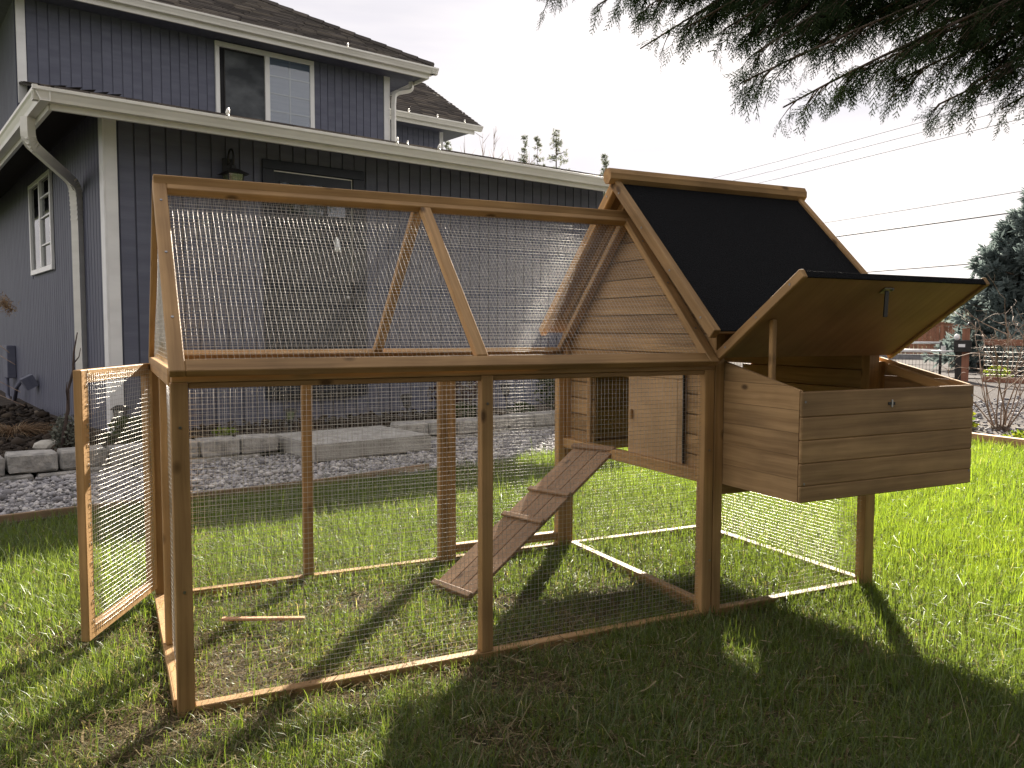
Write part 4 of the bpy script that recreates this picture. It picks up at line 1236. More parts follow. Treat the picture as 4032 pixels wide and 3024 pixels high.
# leaning stick, rock, clumps
stk = obj('leaning_stick', tubes([([GP(0.55, 4.85, 0.03), GP(0.575, 4.88, 0.22), GP(0.612, 4.9, 0.40), GP(0.618, 4.9, .56), GP(0.66, 4.91, .70), GP(0.668, 4.92, .84), GP(0.70, 4.93, 1.0)], [.017, .015, .014, .010, .011, .007, .004]),
    ([GP(0.614, 4.9, 0.46), GP(0.60, 4.88, 0.55), GP(0.605, 4.86, 0.62)], [.007, .005, .002]), ([GP(0.665, 4.915, 0.76), GP(0.70, 4.90, 0.81), GP(0.712, 4.89, 0.88)], [.006, .004, .002])], sides=7), M['dark_twig'])
tag(stk, 'dark gnarled stick standing in the bed by the downspout', 'stick')
bm = bmesh.new(); bmesh.ops.create_icosphere(bm, subdivisions=2, radius=1.0)
for v in bm.verts:
    v.co = Vector((v.co.x * .095, v.co.y * .07, v.co.z * .06)) * (1 + 0.22 * (float(vnoise(np.array([v.co.x * 3 + 5.]), np.array([v.co.y * 3 + v.co.z * 4 + 9.]), 4)[0]) - .5))
me = bpy.data.meshes.new('rock'); bm.to_mesh(me); bm.free()
rk = obj('rock', me, M['rock'], None, Matrix.Translation(GP(0.49, 5.1, 0.10)))
tag(rk, 'pale rounded rock lying in the dark planting bed', 'rock')

def tuft(name, label, cat, c, n, length, spread, mat, width=0.004, droop=0.6, seed=0, dirb=None, part='stalks'):
    rg = np.random.default_rng(seed)
    t = thing(name, label, cat, c)
    V, F4, T = [], [], []
    for i in range(n):
        a = rg.uniform(0, 2 * math.pi); l = length * rg.uniform(.5, 1.1); sp_ = spread * rg.uniform(.2, 1)
        d = Vector((math.cos(a), math.sin(a), 0))
        if dirb is not None: d = (d + Vector(dirb)).normalized()
        side = d.cross(HUP) * width * rg.uniform(.6, 1.3)
        p0 = Vector(c) + d * rg.uniform(0, .05) + Vector((rg.normal(0, .03), rg.normal(0, .03), 0))
        ns_ = 5; b = len(V); tv = rg.uniform(0, 1)
        for k in range(ns_ + 1):
            f = k / ns_
            p = p0 + d * (sp_ * f ** 1.3) + HUP * (l * (f - droop * f * f))
            w = (1 - f * .85)
            V += [p - side * w, p + side * w]; T += [tv, tv]
        for k in range(ns_):
            F4.append((b + 2 * k, b + 2 * k + 1, b + 2 * k + 3, b + 2 * k + 2))
    soup(part, [tuple(v) for v in V], F4, [], T, mat, t)
    return t
og = tuft('ornamental_grass', 'brown dried ornamental grass clump slumped beside the left house wall', 'dried grass', GP(0.40, 6.25, 0.03), 520, 0.42, 0.60, M['straw'], 0.0045, 0.75, 3, (0.35, -0.3, 0))
pl_ = [GP(0.12, 6.0, 0.05), GP(.14, 5.9, 0.6), GP(.20, 5.75, 1.05), GP(.29, 5.5, 1.27)]
obj('plume_stalk', tubes([(pl_, .005)], sides=4), M['twig'], og)
rgp = np.random.default_rng(5); V, F4, T = [], [], []
for i in range(420):
    f = rgp.beta(2, 2); p = Vector(pl_[3]) + Vector((0.10 * (f - .5) + rgp.normal(0, .022), rgp.normal(0, .03), -.10 * f + rgp.normal(0, .025)))
    d = Vector(rgp.normal(0, 1, 3)) * .016; e = Vector(rgp.normal(0, 1, 3)) * .0015
    b = len(V); V += [p - e, p + e, p + d + e, p + d - e]; F4.append((b, b + 1, b + 2, b + 3)); T += [rgp.uniform(.3, 1)] * 4
soup('plume', [tuple(v) for v in V], F4, [], T, M['straw'], og)
for i, (z, x) in enumerate(((0.85, .30), (0.62, .36), (0.50, .42), (.95, .22))):
    q0 = GP(0.14 + .03 * i, 6.1, 0.05)
    obj('stalk', tubes([([q0, q0.lerp(GP(.22, 5.9, z), .6) + HUP * .12, GP(.22, 5.9, z), GP(.22 + x * .5, 5.7, z - .12)], .0035)], sides=4), M['twig'], og)

def leafy(name, label, cat, c, rad, hgt, n, size, mat, seed=0, group=None, stems=5):
    rg = np.random.default_rng(seed)
    t = thing(name, label, cat, c, 0, group)
    V, F4, T = [], [], []
    for i in range(n):
        d = rg.normal(0, 1, 3); d /= np.linalg.norm(d)
        r_ = rg.uniform(0.35, 1) ** 0.6
        p = Vector(c) + Vector((d[0] * rad * r_, d[1] * rad * r_, hgt * .5 + d[2] * hgt * .5 * r_))
        if p.z < c[2]: p.z = c[2] + .01
        ax = Vector(rg.normal(0, 1, 3)) ; ax.z = abs(ax.z) * .5; ax.normalize()
        sd_ = ax.cross(Vector(rg.normal(0, 1, 3))).normalized()
        l = size * rg.uniform(.6, 1.3); w = l * .36
        b = len(V); V += [p, p + ax * l * .5 + sd_ * w, p + ax * l, p + ax * l * .5 - sd_ * w]; F4.append((b, b + 1, b + 2, b + 3)); T += [rg.uniform(0, 1)] * 4
    soup('foliage', [tuple(v) for v in V], F4, [], T, mat, t)
    ps = []
    for i in range(stems):
        a = rg.uniform(0, 6.28)
        ps.append(([Vector(c), Vector(c) + Vector((math.cos(a) * rad * .5, math.sin(a) * rad * .5, hgt * .7))], [.006, .002]))
    obj('stems', tubes(ps, sides=4), M['dark_twig'], t)
    return t
leafy('silver_shrub', 'pale silvery grey shrub at the foot of the leaning stick', 'shrub', GP(0.62, 4.95, 0.06), .13, .30, 500, .035, M['silver'], 4)
leafy('dark_shrub', 'small dark green shrub behind the open run door', 'shrub', GP(1.0, 4.62, 0.10), .16, .26, 420, .045, M['darkleaf'], 6)
leafy('bed_shrub', 'dark twiggy shrub in the bed right of the concrete step', 'shrub', GP(4.30, 5.0, 0.10), .30, .62, 700, .05, M['shrub'], 7, stems=14)
leafy('bed_plant', 'low green plant in the bed under the middle coop post', 'plant', GP(4.15, 4.75, 0.10), .22, .18, 260, .05, M['darkleaf'], 8)
leafy('bed_plant', 'low green plant beneath the tallest solar light', 'plant', GP(4.95, 4.66, 0.10), .16, .14, 220, .04, M['darkleaf'], 9)
leafy('bed_shrub', 'dark leafy shrub at the far right end of the bed', 'shrub', GP(5.65, 4.85, 0.10), .28, .5, 700, .05, M['darkleaf'], 10)
leafy('bed_weed', 'tiny bright green weed behind the paver blocks left of the step', 'plant', GP(1.72, 4.6, 0.13), .10, .08, 120, .03, M['leaf'], 12)

# ================================================================== BEYOND THE LAWN, RIGHT
edg = beam('edging_board', (7.08, 3.3, 0.030), (7.03, -3.5, 0.030), 0.085, 0.10, M['orange_wood'], None)
tag(edg, 'new orange brown timber edging between the lawn and the bare shrub', 'garden edging')

bb = thing('bare_shrub', 'leafless many stemmed shrub in bare soil at the right edge', 'shrub', (8.09, 3.04, 0.0))
rgs = np.random.default_rng(18)
def grow(p, d, l, r_, lvl, paths):
    n = 5; pts = [p]; dd_ = d.copy()
    for k in range(n):
        dd_ = (dd_ + Vector(rgs.normal(0, .13, 3)) + Vector((0, 0, .05 if lvl < 2 else -.02))).normalized()
        pts.append(pts[-1] + dd_ * l / n)
    paths[min(lvl, 2)].append((pts, [r_ * (1 - .55 * k / n) for k in range(n + 1)]))
    if lvl >= 3: return
    for k in range({0: 3, 1: 2, 2: 1}[lvl] + int(rgs.integers(0, 2))):
        i = int(rgs.integers(2, n + 1))
        a = Vector(rgs.normal(0, 1, 3)); a.z *= .4
        nd_ = (dd_ * .75 + a.normalized() * .85).normalized()
        grow(pts[i], nd_, l * rgs.uniform(.32, .58), r_ * .55, lvl + 1, paths)
paths = {0: [], 1: [], 2: []}
for i in range(12):
    a = 2 * math.pi * i / 12 + rgs.uniform(-.2, .2)
    til = rgs.uniform(.12, .75)
    grow(Vector((8.09 + .05 * math.cos(a), 3.04 + .05 * math.sin(a), 0.0)), Vector((math.cos(a) * til, math.sin(a) * til, 1)).normalized(), rgs.uniform(.65, 1.2), .0085, 0, paths)
for pth in paths[0]:
    obj('stem', tubes([pth], sides=5), M['twig'], bb)
obj('twigs', tubes(paths[1] + paths[2], sides=4), M['twig'], bb)
bb.children[-1]['kind'] = 'stuff'
obj('root_crown', tubes([([Vector((8.09, 3.04, -.03)), Vector((8.09, 3.04, .04)), Vector((8.09, 3.04, .07))], [.14, .10, .03])], sides=9), M['bark'], bb)
leafy('perennial', 'bright yellow green leafy plant beside the nest box corner', 'plant', (7.72, 3.30, 0.0), .20, .22, 230, .07, M['leaf'], 14)
leafy('ground_cover', 'low green ground cover plant by the orange edging board', 'plant', (7.55, 2.25, 0.0), .35, .10, 420, .045, M['leaf'], 15)

# gate across the drive
GD = Vector((-math.sin(R(35)), math.cos(R(35)), 0))
gp0 = Vector((15.55, 8.68, 0))
gate = thing('driveway_gate', 'black wire driveway gate with two silver pipe rails', 'gate', gp0)
g0 = gp0 + GD * 0.45
gw = 5.6
for z in (0.78, 0.625):
    obj('pipe_rail', tubes([([g0 + HUP * z, g0 + GD * gw + HUP * z], .026)], sides=8), M['steel'], gate)
obj('pipe_rail', tubes([([g0 + HUP * .04, g0 + GD * gw + HUP * .04], .02)], sides=6), M['black'], gate)
for a in (0.0, 2.35, 4.7, gw):
    obj('upright', tubes([([g0 + GD * a + HUP * .03, g0 + GD * a + HUP * (.80 if a in (0.0, gw) else .63)], .028)], sides=6), M['black'], gate)
ws_ = [([g0 + GD * a + HUP * .04, g0 + GD * a + HUP * .62], .0035) for a in np.arange(.06, gw, .065)] + [([g0 + HUP * z, g0 + GD * gw + HUP * z], .0035) for z in np.arange(.12, .62, .10)]
tag(obj('wire_mesh', tubes(ws_, sides=3), M['black'], gate), kind='stuff')
gpo = thing('gate_post', 'brown timber gate post with black opener box and solar panel', 'post', gp0)
beam('post', gp0 + Vector((0, 0, -.05)), gp0 + Vector((0, 0, 1.08)), .14, .14, M['cedar'], gpo, GD)
beam('post_sleeve', gp0 + GN_ * -0.02 + GD * .12 + Vector((0, 0, 0)), gp0 + GN_ * -.02 + GD * .12 + Vector((0, 0, .64)), .10, .12, M['black'], gpo, GD)
beam('opener_box', gp0 - GN_ * .14 + GD * .05 + HUP * .60, gp0 - GN_ * .14 + GD * .05 + HUP * .84, .13, .32, M['black'], gpo, GD, .01)
beam('box_label', gp0 - GN_ * .2075 + GD * .07 + HUP * .70, gp0 - GN_ * .2075 + GD * .07 + HUP * .76, .004, .12, M['white'], gpo, GD)
obj('globe_lamp', tubes([([gp0 - GN_ * .05 + GD * .16 + HUP * z for z in (.84, .86, .90, .94, .965)], [.015, .045, .058, .045, .01])], sides=10), M['white'], gpo)
sp0 = gp0 + HUP * 1.09
beam('solar_panel', sp0 + GD * .02 + HUP * .02, sp0 - GD * .30 + HUP * .26 - GN_ * .02, .30, .02, M['black'], gpo, HUP)
obj('bracket', tubes([([sp0, sp0 - GD * .05 + HUP * .12], .018)], sides=5), M['steel'], gpo)
arm = gp0 - GN_ * .16 + HUP * .615
obj('actuator', tubes([([arm + GD * .20, arm + GD * .62], .014), ([arm + GD * .62, arm + GD * 1.45], .034)], sides=8), M['white'], gpo)
beam('bracket_plate', gp0 + GD * .40 - GN_ * .06 + HUP * .56, gp0 + GD * .40 - GN_ * .06 + HUP * .72, .06, .09, M['steel'], gpo, GD)

wf = thing('wire_fence', 'low wire fence with brown rails right of the gate post', 'fence', (15.9, 8.5, 0))
f0, f1 = Vector((15.72, 8.40, 0)), Vector((17.2, 1.5, 0))
fd = (f1 - f0).normalized()
beam('rail', f0 + HUP * .80, f1 + HUP * .80, .05, .12, M['cedar'], wf)
beam('rail', f0 + HUP * .04, f1 + HUP * .04, .05, .14, M['cedar'], wf)
for a in (2.4, 4.8):
    beam('post', f0 + fd * a + Vector((0.07, 0, -.05)), f0 + fd * a + Vector((0.07, 0, .95)), .09, .09, M['cedar'], wf, fd)
fl = (f1 - f0).length
ws_ = [([f0 + fd * a + HUP * .11, f0 + fd * a + HUP * .74], .003) for a in np.arange(.05, fl, .06)] + [([f0 + HUP * z, f1 + HUP * z], .003) for z in np.arange(.16, .74, .09)]
tag(obj('wire_mesh', tubes(ws_, sides=3), M['black'], wf), kind='stuff')

# cedar fence across the road
cf = thing('cedar_fence', 'tall brown cedar board fence across the road', 'fence', RP(0, 35.4))
V, F = [], []
rgf = np.random.default_rng(3)
boards = []
a = -16.0
bset = [box_mesh(1.18, 0.138, 0.02), box_mesh(1.14, 0.138, 0.02)]
i = 0
while a < 14:
    p = RP(a, 35.4)
    b = beam('fence_board', p + HUP * 0.06, p + HUP * 1.20, 0.138, 0.022, M['cedar'], cf, GN_, 0)
    a += 0.145
for a in np.arange(-16.0, 14, 2.4):
    p = RP(a, 35.37)
    beam('post', p, p + HUP * 1.36, .12, .09, M['cedar'], cf, GN_)
beam('top_rail', RP(-16, 35.36) + HUP * 1.255, RP(14, 35.36) + HUP * 1.255, .04, .10, M['cedar'], cf)
beam('cap', RP(-16, 35.38) + HUP * 1.32, RP(14, 35.38) + HUP * 1.32, .16, .025, M['cedar'], cf)

# neighbour's house far away
nh = thing('neighbour_house', 'distant house roof with a white vent showing above the nest box lid', 'house', (52, 41, 0), R(125))
nd2 = GD
hc = Vector((53.0, 40.8, 0))
def NP(a, d, z): return hc + GD * a + GN_ * d + HUP * z
for (a0, a1, d0, d1, z0, z1) in ((-3.6, 9.0, 0.3, 7.7, 0, 2.2),):
    V = [NP(a, d, z) for z in (z0, z1) for a, d in ((a0, d0), (a1, d0), (a1, d1), (a0, d1))]
    obj('wall', pyd('wall', V, BOXF), M['farwall'], nh)
zr_, ze_ = 4.05, 1.95
V = [NP(-4.4, -.3, ze_), NP(9.8, -.3, ze_), NP(9.0, 4, zr_), NP(-2.6, 4, zr_), NP(-4.4, 8.3, ze_), NP(9.8, 8.3, ze_)]
obj('roof', pyd('roof', V, [(0, 1, 2, 3), (5, 4, 3, 2), (0, 3, 4), (1, 5, 2), (0, 4, 5, 1)]), M['farroof'], nh)
obj('vent', tubes([([NP(-2.0, 3.6, 3.6), NP(-2.0, 3.6, 4.55)], .18)], sides=8), M['white'], nh)
for a in (-2.6, 0.2, 3.2):
    V = [NP(a, .27, 1.0), NP(a + 1.2, .27, 1.0), NP(a + 1.2, .27, 1.75), NP(a, .27, 1.75), NP(a, .31, 1.0), NP(a + 1.2, .31, 1.0), NP(a + 1.2, .31, 1.75), NP(a, .31, 1.75)]
    obj('window', pyd('window', V, BOXF), M['farroof'], nh)

# power lines overhead
az = R(86)
pd2 = Vector((math.cos(az), math.sin(az), 0)); pn = Vector((math.sin(az), -math.cos(az), 0))
pb = Vector((CAM.x, CAM.y, 0)) + pn * 24
for z, rr2, lb in ((8.2, .009, 'highest of the thin power lines crossing the sky'), (7.85, .009, 'second highest thin power line, just under the highest'), (7.47, .010, 'third thin power line, lowest of the upper bundle'), (5.28, .011, 'thin power line alone above the thick cable'), (4.67, .022, 'thick power cable passing in front of the spruce tip'), (3.20, .018, 'lowest power cable passing just above the far house roof')):
    off_ = float((pb.x * pd2.x + pb.y * pd2.y))
    pts = [pb + pd2 * t + HUP * (z + 0.0006 * (t - 22) ** 2 * (1 if t > 22 else 0)) for t in np.linspace(-12, 110, 16)]
    t = obj('power_line', tubes([(pts, rr2)], sides=5), M['cable'])
    tag(t, lb, 'power line', 'power lines over the drive')

# ================================================================== TREES
def frames(d, up):
    """orthonormal frames (n,3,3) columns x=d, y, z"""
    d = d / np.linalg.norm(d, axis=1, keepdims=True)
    y = np.cross(up, d); ny = np.linalg.norm(y, axis=1, keepdims=True)
    y = np.where(ny < 1e-3, np.array([[0, 1, 0]]), y / np.maximum(ny, 1e-6))
    z = np.cross(d, y)
    return np.stack([d, y, z], 2)

def stamp(TV, TF4, TT, pos, fr, scale, tint, jitter=0.0):
    n = len(pos)
    V = np.einsum('nij,kj->nki', fr, TV) * scale[:, None, None] + pos[:, None, :]
    F = TF4[None] + (np.arange(n) * len(TV))[:, None, None]
    T = np.clip(tint[:, None] + TT[None] + (rng.normal(0, jitter, (n, len(TV))) if jitter else 0), 0, 1)
    return V.reshape(-1, 3), F.reshape(-1, TF4.shape[1]), T.reshape(-1)

def spray_template(seed=1, pairs=9):
    """flat drooping cypress spray of unit length along +X, side twigs in the XY plane with their own short twiglets"""
    rg = np.random.default_rng(seed)
    V, F = [], []
    def blade(p, d, l, w, curl=-.18):
        b = len(V)
        d = np.array(d) / np.linalg.norm(d); s = np.array([-d[1], d[0], rg.normal(0, .25)]); s /= np.linalg.norm(s)
        e = p + d * l + np.array([0, 0, curl * l])
        V.extend([p + s * w, e, p - s * w]); F.append((b, b + 1, b + 2))
        return e
    blade(np.zeros(3), (1, 0, 0), .55, .012); blade(np.array([.5, 0, -.03]), (1, 0, -.15), .5, .012)
    for i in range(pairs):
        f = (i + .6) / (pairs + .5)
        for sgn in (1, -1):
            p = np.array([f * .95 + rg.normal(0, .015), 0, -.06 * f * f])
            l = .36 * (1 - .72 * f) * rg.uniform(.75, 1.2)
            d = np.array([.80, sgn * .62, rg.normal(0, .16) - .08])
            blade(p, d, l, .0145)
            if l > .14:
                for g in (.45, .7):
                    q_ = p + d / np.linalg.norm(d) * l * g
                    blade(q_, (.95, sgn * .10, rg.normal(0, .15)), l * .36, .012)
                    blade(q_, (.55, sgn * .85, rg.normal(0, .15)), l * .30, .012)
    return np.array(V), np.array(F)

# overhanging cypress, trunk outside the picture on the right
TX, TY = 5.3, -1.3
cyp = thing('cypress_tree', 'dark drooping conifer branches hanging into the top right corner', 'tree', (TX, TY, 0))
tk = [Vector((TX, TY, -.1)), Vector((TX + .02, TY, .4)), Vector((TX, TY + .03, 2)), Vector((TX - .03, TY, 4)), Vector((TX, TY, 7)), Vector((TX, TY, 9.5))]
obj('trunk', tubes([(tk, [.30, .23, .20, .17, .10, .03])], sides=12), M['bark'], cyp)
tips = [(2.44, 2.37, 3.16), (2.60, 2.06, 3.00), (2.69, 1.77, 2.66), (2.73, 1.76, 2.90), (2.82, 1.48, 2.72), (2.92, 1.32, 2.66),
        (3.00, 1.16, 2.50), (2.89, 1.09, 2.33), (2.98, .92, 2.16), (3.40, .60, 2.26), (3.50, .43, 2.12), (3.78, .30, 2.10), (3.77, .18, 2.06),
        (3.29, .78, 2.32), (3.65, .37, 2.22), (3.10, 1.2, 2.66), (3.3, 1.0, 2.56), (3.0, 1.6, 2.86), (2.8, 1.95, 3.06), (3.6, .75, 2.48), (3.9, .5, 2.36), (4.1, .2, 2.25)]
rgt = np.random.default_rng(42)
inner = []
for i in range(40):        # thick inner part seen along the top edge
    t = rgt.uniform(0, 1)
    inner.append((2.85 + 1.35 * t + rgt.normal(0, .12), 1.85 - 1.6 * t + rgt.normal(0, .15), 2.78 - .46 * t + rgt.uniform(-.02, .50)))
far_ = []
for i in range(52):        # the rest of the crown, outside the frame
    a = rgt.uniform(0, 2 * math.pi); zz = rgt.uniform(1.6, 8.8); rr = (10.2 - zz) * .46 * rgt.uniform(.7, 1.05)
    p = (TX + rr * math.cos(a), TY + rr * math.sin(a), zz)
    if zz < 3.6 and math.sin(a) > .15 and math.cos(a) < .6: continue
    far_.append(p)
def limb_curve(tp):
    hor = Vector((tp.x - TX, tp.y - TY, 0)); hl = hor.length
    p0 = Vector((TX, TY, tp.z + hl * (.26 + .06 * rgt.uniform(-1, 1)))) + hor.normalized() * .15
    m1 = p0.lerp(tp, .5) + HUP * (.10 * hl) + Vector(rgt.normal(0, .07, 3))
    return [p0 * (1 - t) ** 2 + m1 * 2 * t * (1 - t) + tp * t * t for t in np.linspace(0, 1, 14)], hl
limbs, S_ = [], []
def put(p, d, sc_, t_): S_.append((tuple(p), tuple(d), tuple(rgt.normal(0, 1, 3)), sc_, t_))
for ti, tp in enumerate(tips + inner):
    pts, hl = limb_curve(Vector(tp)); n = 14
    limbs.append((pts, [(.026 * (1 - .9 * k / (n - 1)) * (.5 + .2 * hl)) * .6 + .0025 for k in range(n)]))
    for k in range(int(14 * hl)):
        t = rgt.uniform(.30, 1.0) ** .8
        f_ = t * (n - 1); i0 = min(int(f_), n - 2)
        p = pts[i0].lerp(pts[i0 + 1], f_ - i0)
        tang = (pts[i0 + 1] - pts[i0]).normalized()
        side = tang.cross(HUP).normalized() * (1 if k % 2 else -1)
        bl_ = (.10 + .36 * (1 - t) ** .7) * rgt.uniform(.6, 1.25)
        d = (tang * .75 + side * rgt.uniform(.25, .9) + HUP * rgt.uniform(-.6, .0)).normalized()
        limbs.append(([p + d * bl_ * s_ - HUP * (.22 * bl_ * s_ * s_) for s_ in np.linspace(0, 1, 3)], [.005, .003, .0015]))
        for j in range(max(3, int(bl_ / .036))):
            s_ = rgt.uniform(.1, 1)
            q_ = p + d * bl_ * s_ - HUP * (.22 * bl_ * s_ * s_)
            put(q_, d * rgt.uniform(.3, 1) + Vector(rgt.normal(0, .38, 3)) - HUP * rgt.uniform(.3, 1.15), rgt.uniform(.10, .19), rgt.uniform(.1, .75))
    for j in range(10):
        s_ = rgt.uniform(.75, 1); f_ = s_ * (n - 1); i0 = min(int(f_), n - 2)
        tang = (pts[i0 + 1] - pts[i0]).normalized()
        put(pts[i0].lerp(pts[i0 + 1], f_ - i0), tang + Vector(rgt.normal(0, .28, 3)) - HUP * .25, rgt.uniform(.09, .15), rgt.uniform(.2, .8))
nfine = len(S_)
for i in range(1500):
    tp = inner[int(rgt.integers(len(inner)))]
    p = Vector(tp) + Vector((TX - tp[0], TY - tp[1], 0)) * rgt.uniform(0, .45) + Vector((rgt.normal(0, .10), rgt.normal(0, .10), rgt.uniform(.06, .62)))
    put(p, Vector((tp[0] - TX, tp[1] - TY, 0)).normalized() * rgt.uniform(.2, 1) + Vector(rgt.normal(0, .4, 3)) - HUP * rgt.uniform(.1, .9), rgt.uniform(.20, .34), rgt.uniform(.0, .45))
for tp in far_:
    pts, hl = limb_curve(Vector(tp)); n = 14
    limbs.append((pts, [.03 * (1 - .9 * k / (n - 1)) + .003 for k in range(n)]))
    for k in range(int(22 * hl)):
        t = rgt.uniform(.15, 1.0) ** .8; f_ = t * (n - 1); i0 = min(int(f_), n - 2)
        tang = (pts[i0 + 1] - pts[i0]).normalized(); side = tang.cross(HUP).normalized()
        put(pts[i0].lerp(pts[i0 + 1], f_ - i0) + Vector(rgt.normal(0, .10, 3)), tang * rgt.uniform(.1, .9) + side * rgt.normal(0, .9) - HUP * rgt.uniform(.1, 1.0), rgt.uniform(.40, .75), rgt.uniform(.1, .7))
obj('limbs', tubes(limbs, sides=4), M['bark'], cyp)
pos = np.array([x[0] for x in S_]); dirs = np.array([x[1] for x in S_]); ups = np.array([x[2] for x in S_]); scl = np.array([x[3] for x in S_]); tin = np.array([x[4] for x in S_])
Vs, Fs, Ts = [], [], []; vb = 0
grp = rgt.integers(0, 3, len(pos)); grp[nfine:] = 3
for g in range(4):
    TV, TF = spray_template(g + 1, pairs=6 if g < 3 else 5)
    if g == 3: TV = TV * np.array([1, 1, 1.0]); 
    k = grp == g
    v, f, t_ = stamp(TV, TF, np.zeros(len(TV)), pos[k], frames(dirs[k], ups[k]), scl[k], tin[k], .06)
    Vs.append(v); Fs.append(f + vb); Ts.append(t_); vb += len(v)
crown = soup('crown', np.concatenate(Vs), [], np.concatenate(Fs), np.concatenate(Ts), M['conifer'], cyp)
tag(crown, kind='stuff')
print('cypress sprays', nfine, len(pos), 'tris', len(np.concatenate(Fs)))

def conifer(name, label, base, h, rad, nb_, mat, seed, cl=.12, per=10, leaders=1, group=None, ragged=.25, bare=0.0, droop=.15):
    rg = np.random.default_rng(seed)
    t = thing(name, label, 'tree', base, 0, group)
    base = Vector(base)
    tr = [(base + HUP * -.2, .05 * rad + .05), (base + HUP * h * .5, .035 * rad + .03), (base + HUP * h, .008)]
    pt = [([p for p, _ in tr], [r for _, r in tr])]
    # needle clump template: crossed narrow leaves
    TV, TF = [], []
    for k in range(7):
        d = rg.normal(0, 1, 3); d[0] = abs(d[0]) * 1.4; d /= np.linalg.norm(d)
        s = np.cross(d, rg.normal(0, 1, 3)); s /= np.linalg.norm(s)
        b = len(TV); TV += [np.zeros(3), d * .5 + s * .13, d, d * .5 - s * .13]; TF.append((b, b + 1, b + 2, b + 3))
    TV = np.array(TV); TF = np.array(TF)
    pos, dr, sc, tn = [], [], [], []
    ld = [(Vector((0, 0, 0)), 1.0, 1.0)]
    for l in range(leaders - 1):
        a = rg.uniform(0, 6.28); ld.append((Vector((math.cos(a), math.sin(a), 0)) * rad * rg.uniform(.25, .5), rg.uniform(.72, .9), rg.uniform(.45, .6)))
    for off, hh, rf in ld:
        H_ = h * hh
        for i in range(int(nb_ * rf)):
            f = rg.uniform(bare, 1) ** .85
            z = H_ * f
            L_ = rad * rf * (1 - f) ** .8 * rg.uniform(1 - ragged, 1 + ragged * .5) + .05
            a = rg.uniform(0, 6.28)
            d = Vector((math.cos(a), math.sin(a), 0))
            p0 = base + off * (1 if f > .2 else 1) + HUP * z
            tip = p0 + d * L_ + HUP * (L_ * (.30 - droop * 3 * (1 - f)))
            if rf == 1.0 and rg.uniform() < .5:
                pt.append(([p0, p0.lerp(tip, .5) - HUP * .05 * L_, tip], [.018 * rad, .010 * rad, .004]))
            for j in range(max(3, int(per * (.35 + L_ / rad)))):
                s = rg.uniform(.2, 1) ** .6
                q_ = p0.lerp(tip, s) - HUP * .2 * L_ * s * (1 - s) + Vector(rg.normal(0, .06 * rad * .6, 3)) * (1.1 - s * .6)
                pos.append(tuple(q_)); dr.append(tuple(d * .8 + Vector(rg.normal(0, .45, 3)) + HUP * .15)); sc.append(cl * rg.uniform(.6, 1.4)); tn.append(np.clip(rg.normal(.45, .25), 0, 1))
    obj('trunk', tubes(pt, sides=5), M['bark'], t)
    pos, dr = np.array(pos), np.array(dr)
    v, f, tt = stamp(TV, TF, np.zeros(len(TV)), pos, frames(dr, rg.normal(0, 1, (len(pos), 3))), np.array(sc), np.array(tn), .08)
    soup('crown', v, f, [], tt, mat, t)
    return t
conifer('spruce_tree', 'dense blue green spruce behind the wire fence at the right edge', (21.1, 10.6, 0), 4.7, 2.1, 430, M['spruce'], 3, cl=.23, per=13, leaders=5, ragged=.5, droop=.07)
for p, h, r_, sd_, lb in (((41.5, 79.3, 0), 22.1, 3.4, 4, 'distant fir showing over the gutter, leftmost of the close pair'), ((42.7, 78.6, 0), 21.9, 2.8, 5, 'thin distant fir just right of its broader neighbour'), ((44.62, 77.8, 0), 22.9, 4.8, 6, 'tall open distant conifer standing alone over the gutter'), ((49.3, 75.3, 0), 20.1, 3.4, 7, 'small pale distant treetop nearest the coop roof peak'), ((33.8, 83.05, 0), 22.3, 3.0, 8, 'dark distant conifer tip peeping past the back wing')):
    conifer('distant_conifer', lb, p, h, r_, 85, M['farcon'], sd_, cl=.30, per=8, ragged=.85, bare=.5, group='distant conifers on the skyline', droop=.2)
# faint bare deciduous tops on the skyline, left of the firs
bt = thing('bare_tree', 'faint leafless treetops on the skyline right of the back wing', 'tree', (37.0, 82, 0))
rgb_ = np.random.default_rng(9); ps = []
for i in range(7):
    x = 36.0 + 1.1 * i + rgb_.normal(0, .3); hh = 19.6 + rgb_.uniform(0, 2.4) * (1.4 if i < 3 else .6)
    b0 = Vector((x, 81 - .4 * i, 0)); t0 = b0 + Vector((rgb_.normal(0, .4), 0, hh))
    ps.append(([b0, b0.lerp(t0, .6), t0], [.16, .09, .012]))
    for j in range(14):
        f = rgb_.uniform(.7, .98); q_ = b0.lerp(t0, f); d = Vector((rgb_.normal(0, 1), rgb_.normal(0, .5), 1.6)).normalized() * rgb_.uniform(.8, 2.2)
        ps.append(([q_, q_ + d], [.035, .008]))
obj('branches', tubes(ps, sides=3), M['twig'], bt)
# added conifer row, unseen behind the viewer, blocks sky light on the coop front
first = conifer('light_block_conifer', 'added dense conifer out of view, blocking sky light from the coop front', (-6.6, -5.1, 0), 4.6, 1.5, 190, M['conifer'], 61, cl=.36, per=11, ragged=.2, group='added light blocking conifers out of view', droop=.12)
for i in range(1, 8):
    t = first.copy(); col.objects.link(t)
    t.matrix_basis = Matrix.Translation((-6.6 + 1.55 * i + .15 * math.sin(i * 5), -5.1 - .25 * math.sin(i * 3) - .05 * i, 0)) @ Matrix.Rotation(i * 1.7, 4, 'Z') @ Matrix.Diagonal((1 + .08 * math.sin(i * 2.3), 1 + .08 * math.sin(i * 2.3), (1.0 if i < 4 else 1.55) + .08 * math.sin(i * 2.3), 1))
    for ch in list(first.children):
        c = ch.copy(); col.objects.link(c); c.parent = t
        c.matrix_parent_inverse = WM[first.name].inverted(); c.matrix_basis = Matrix.Identity(4)
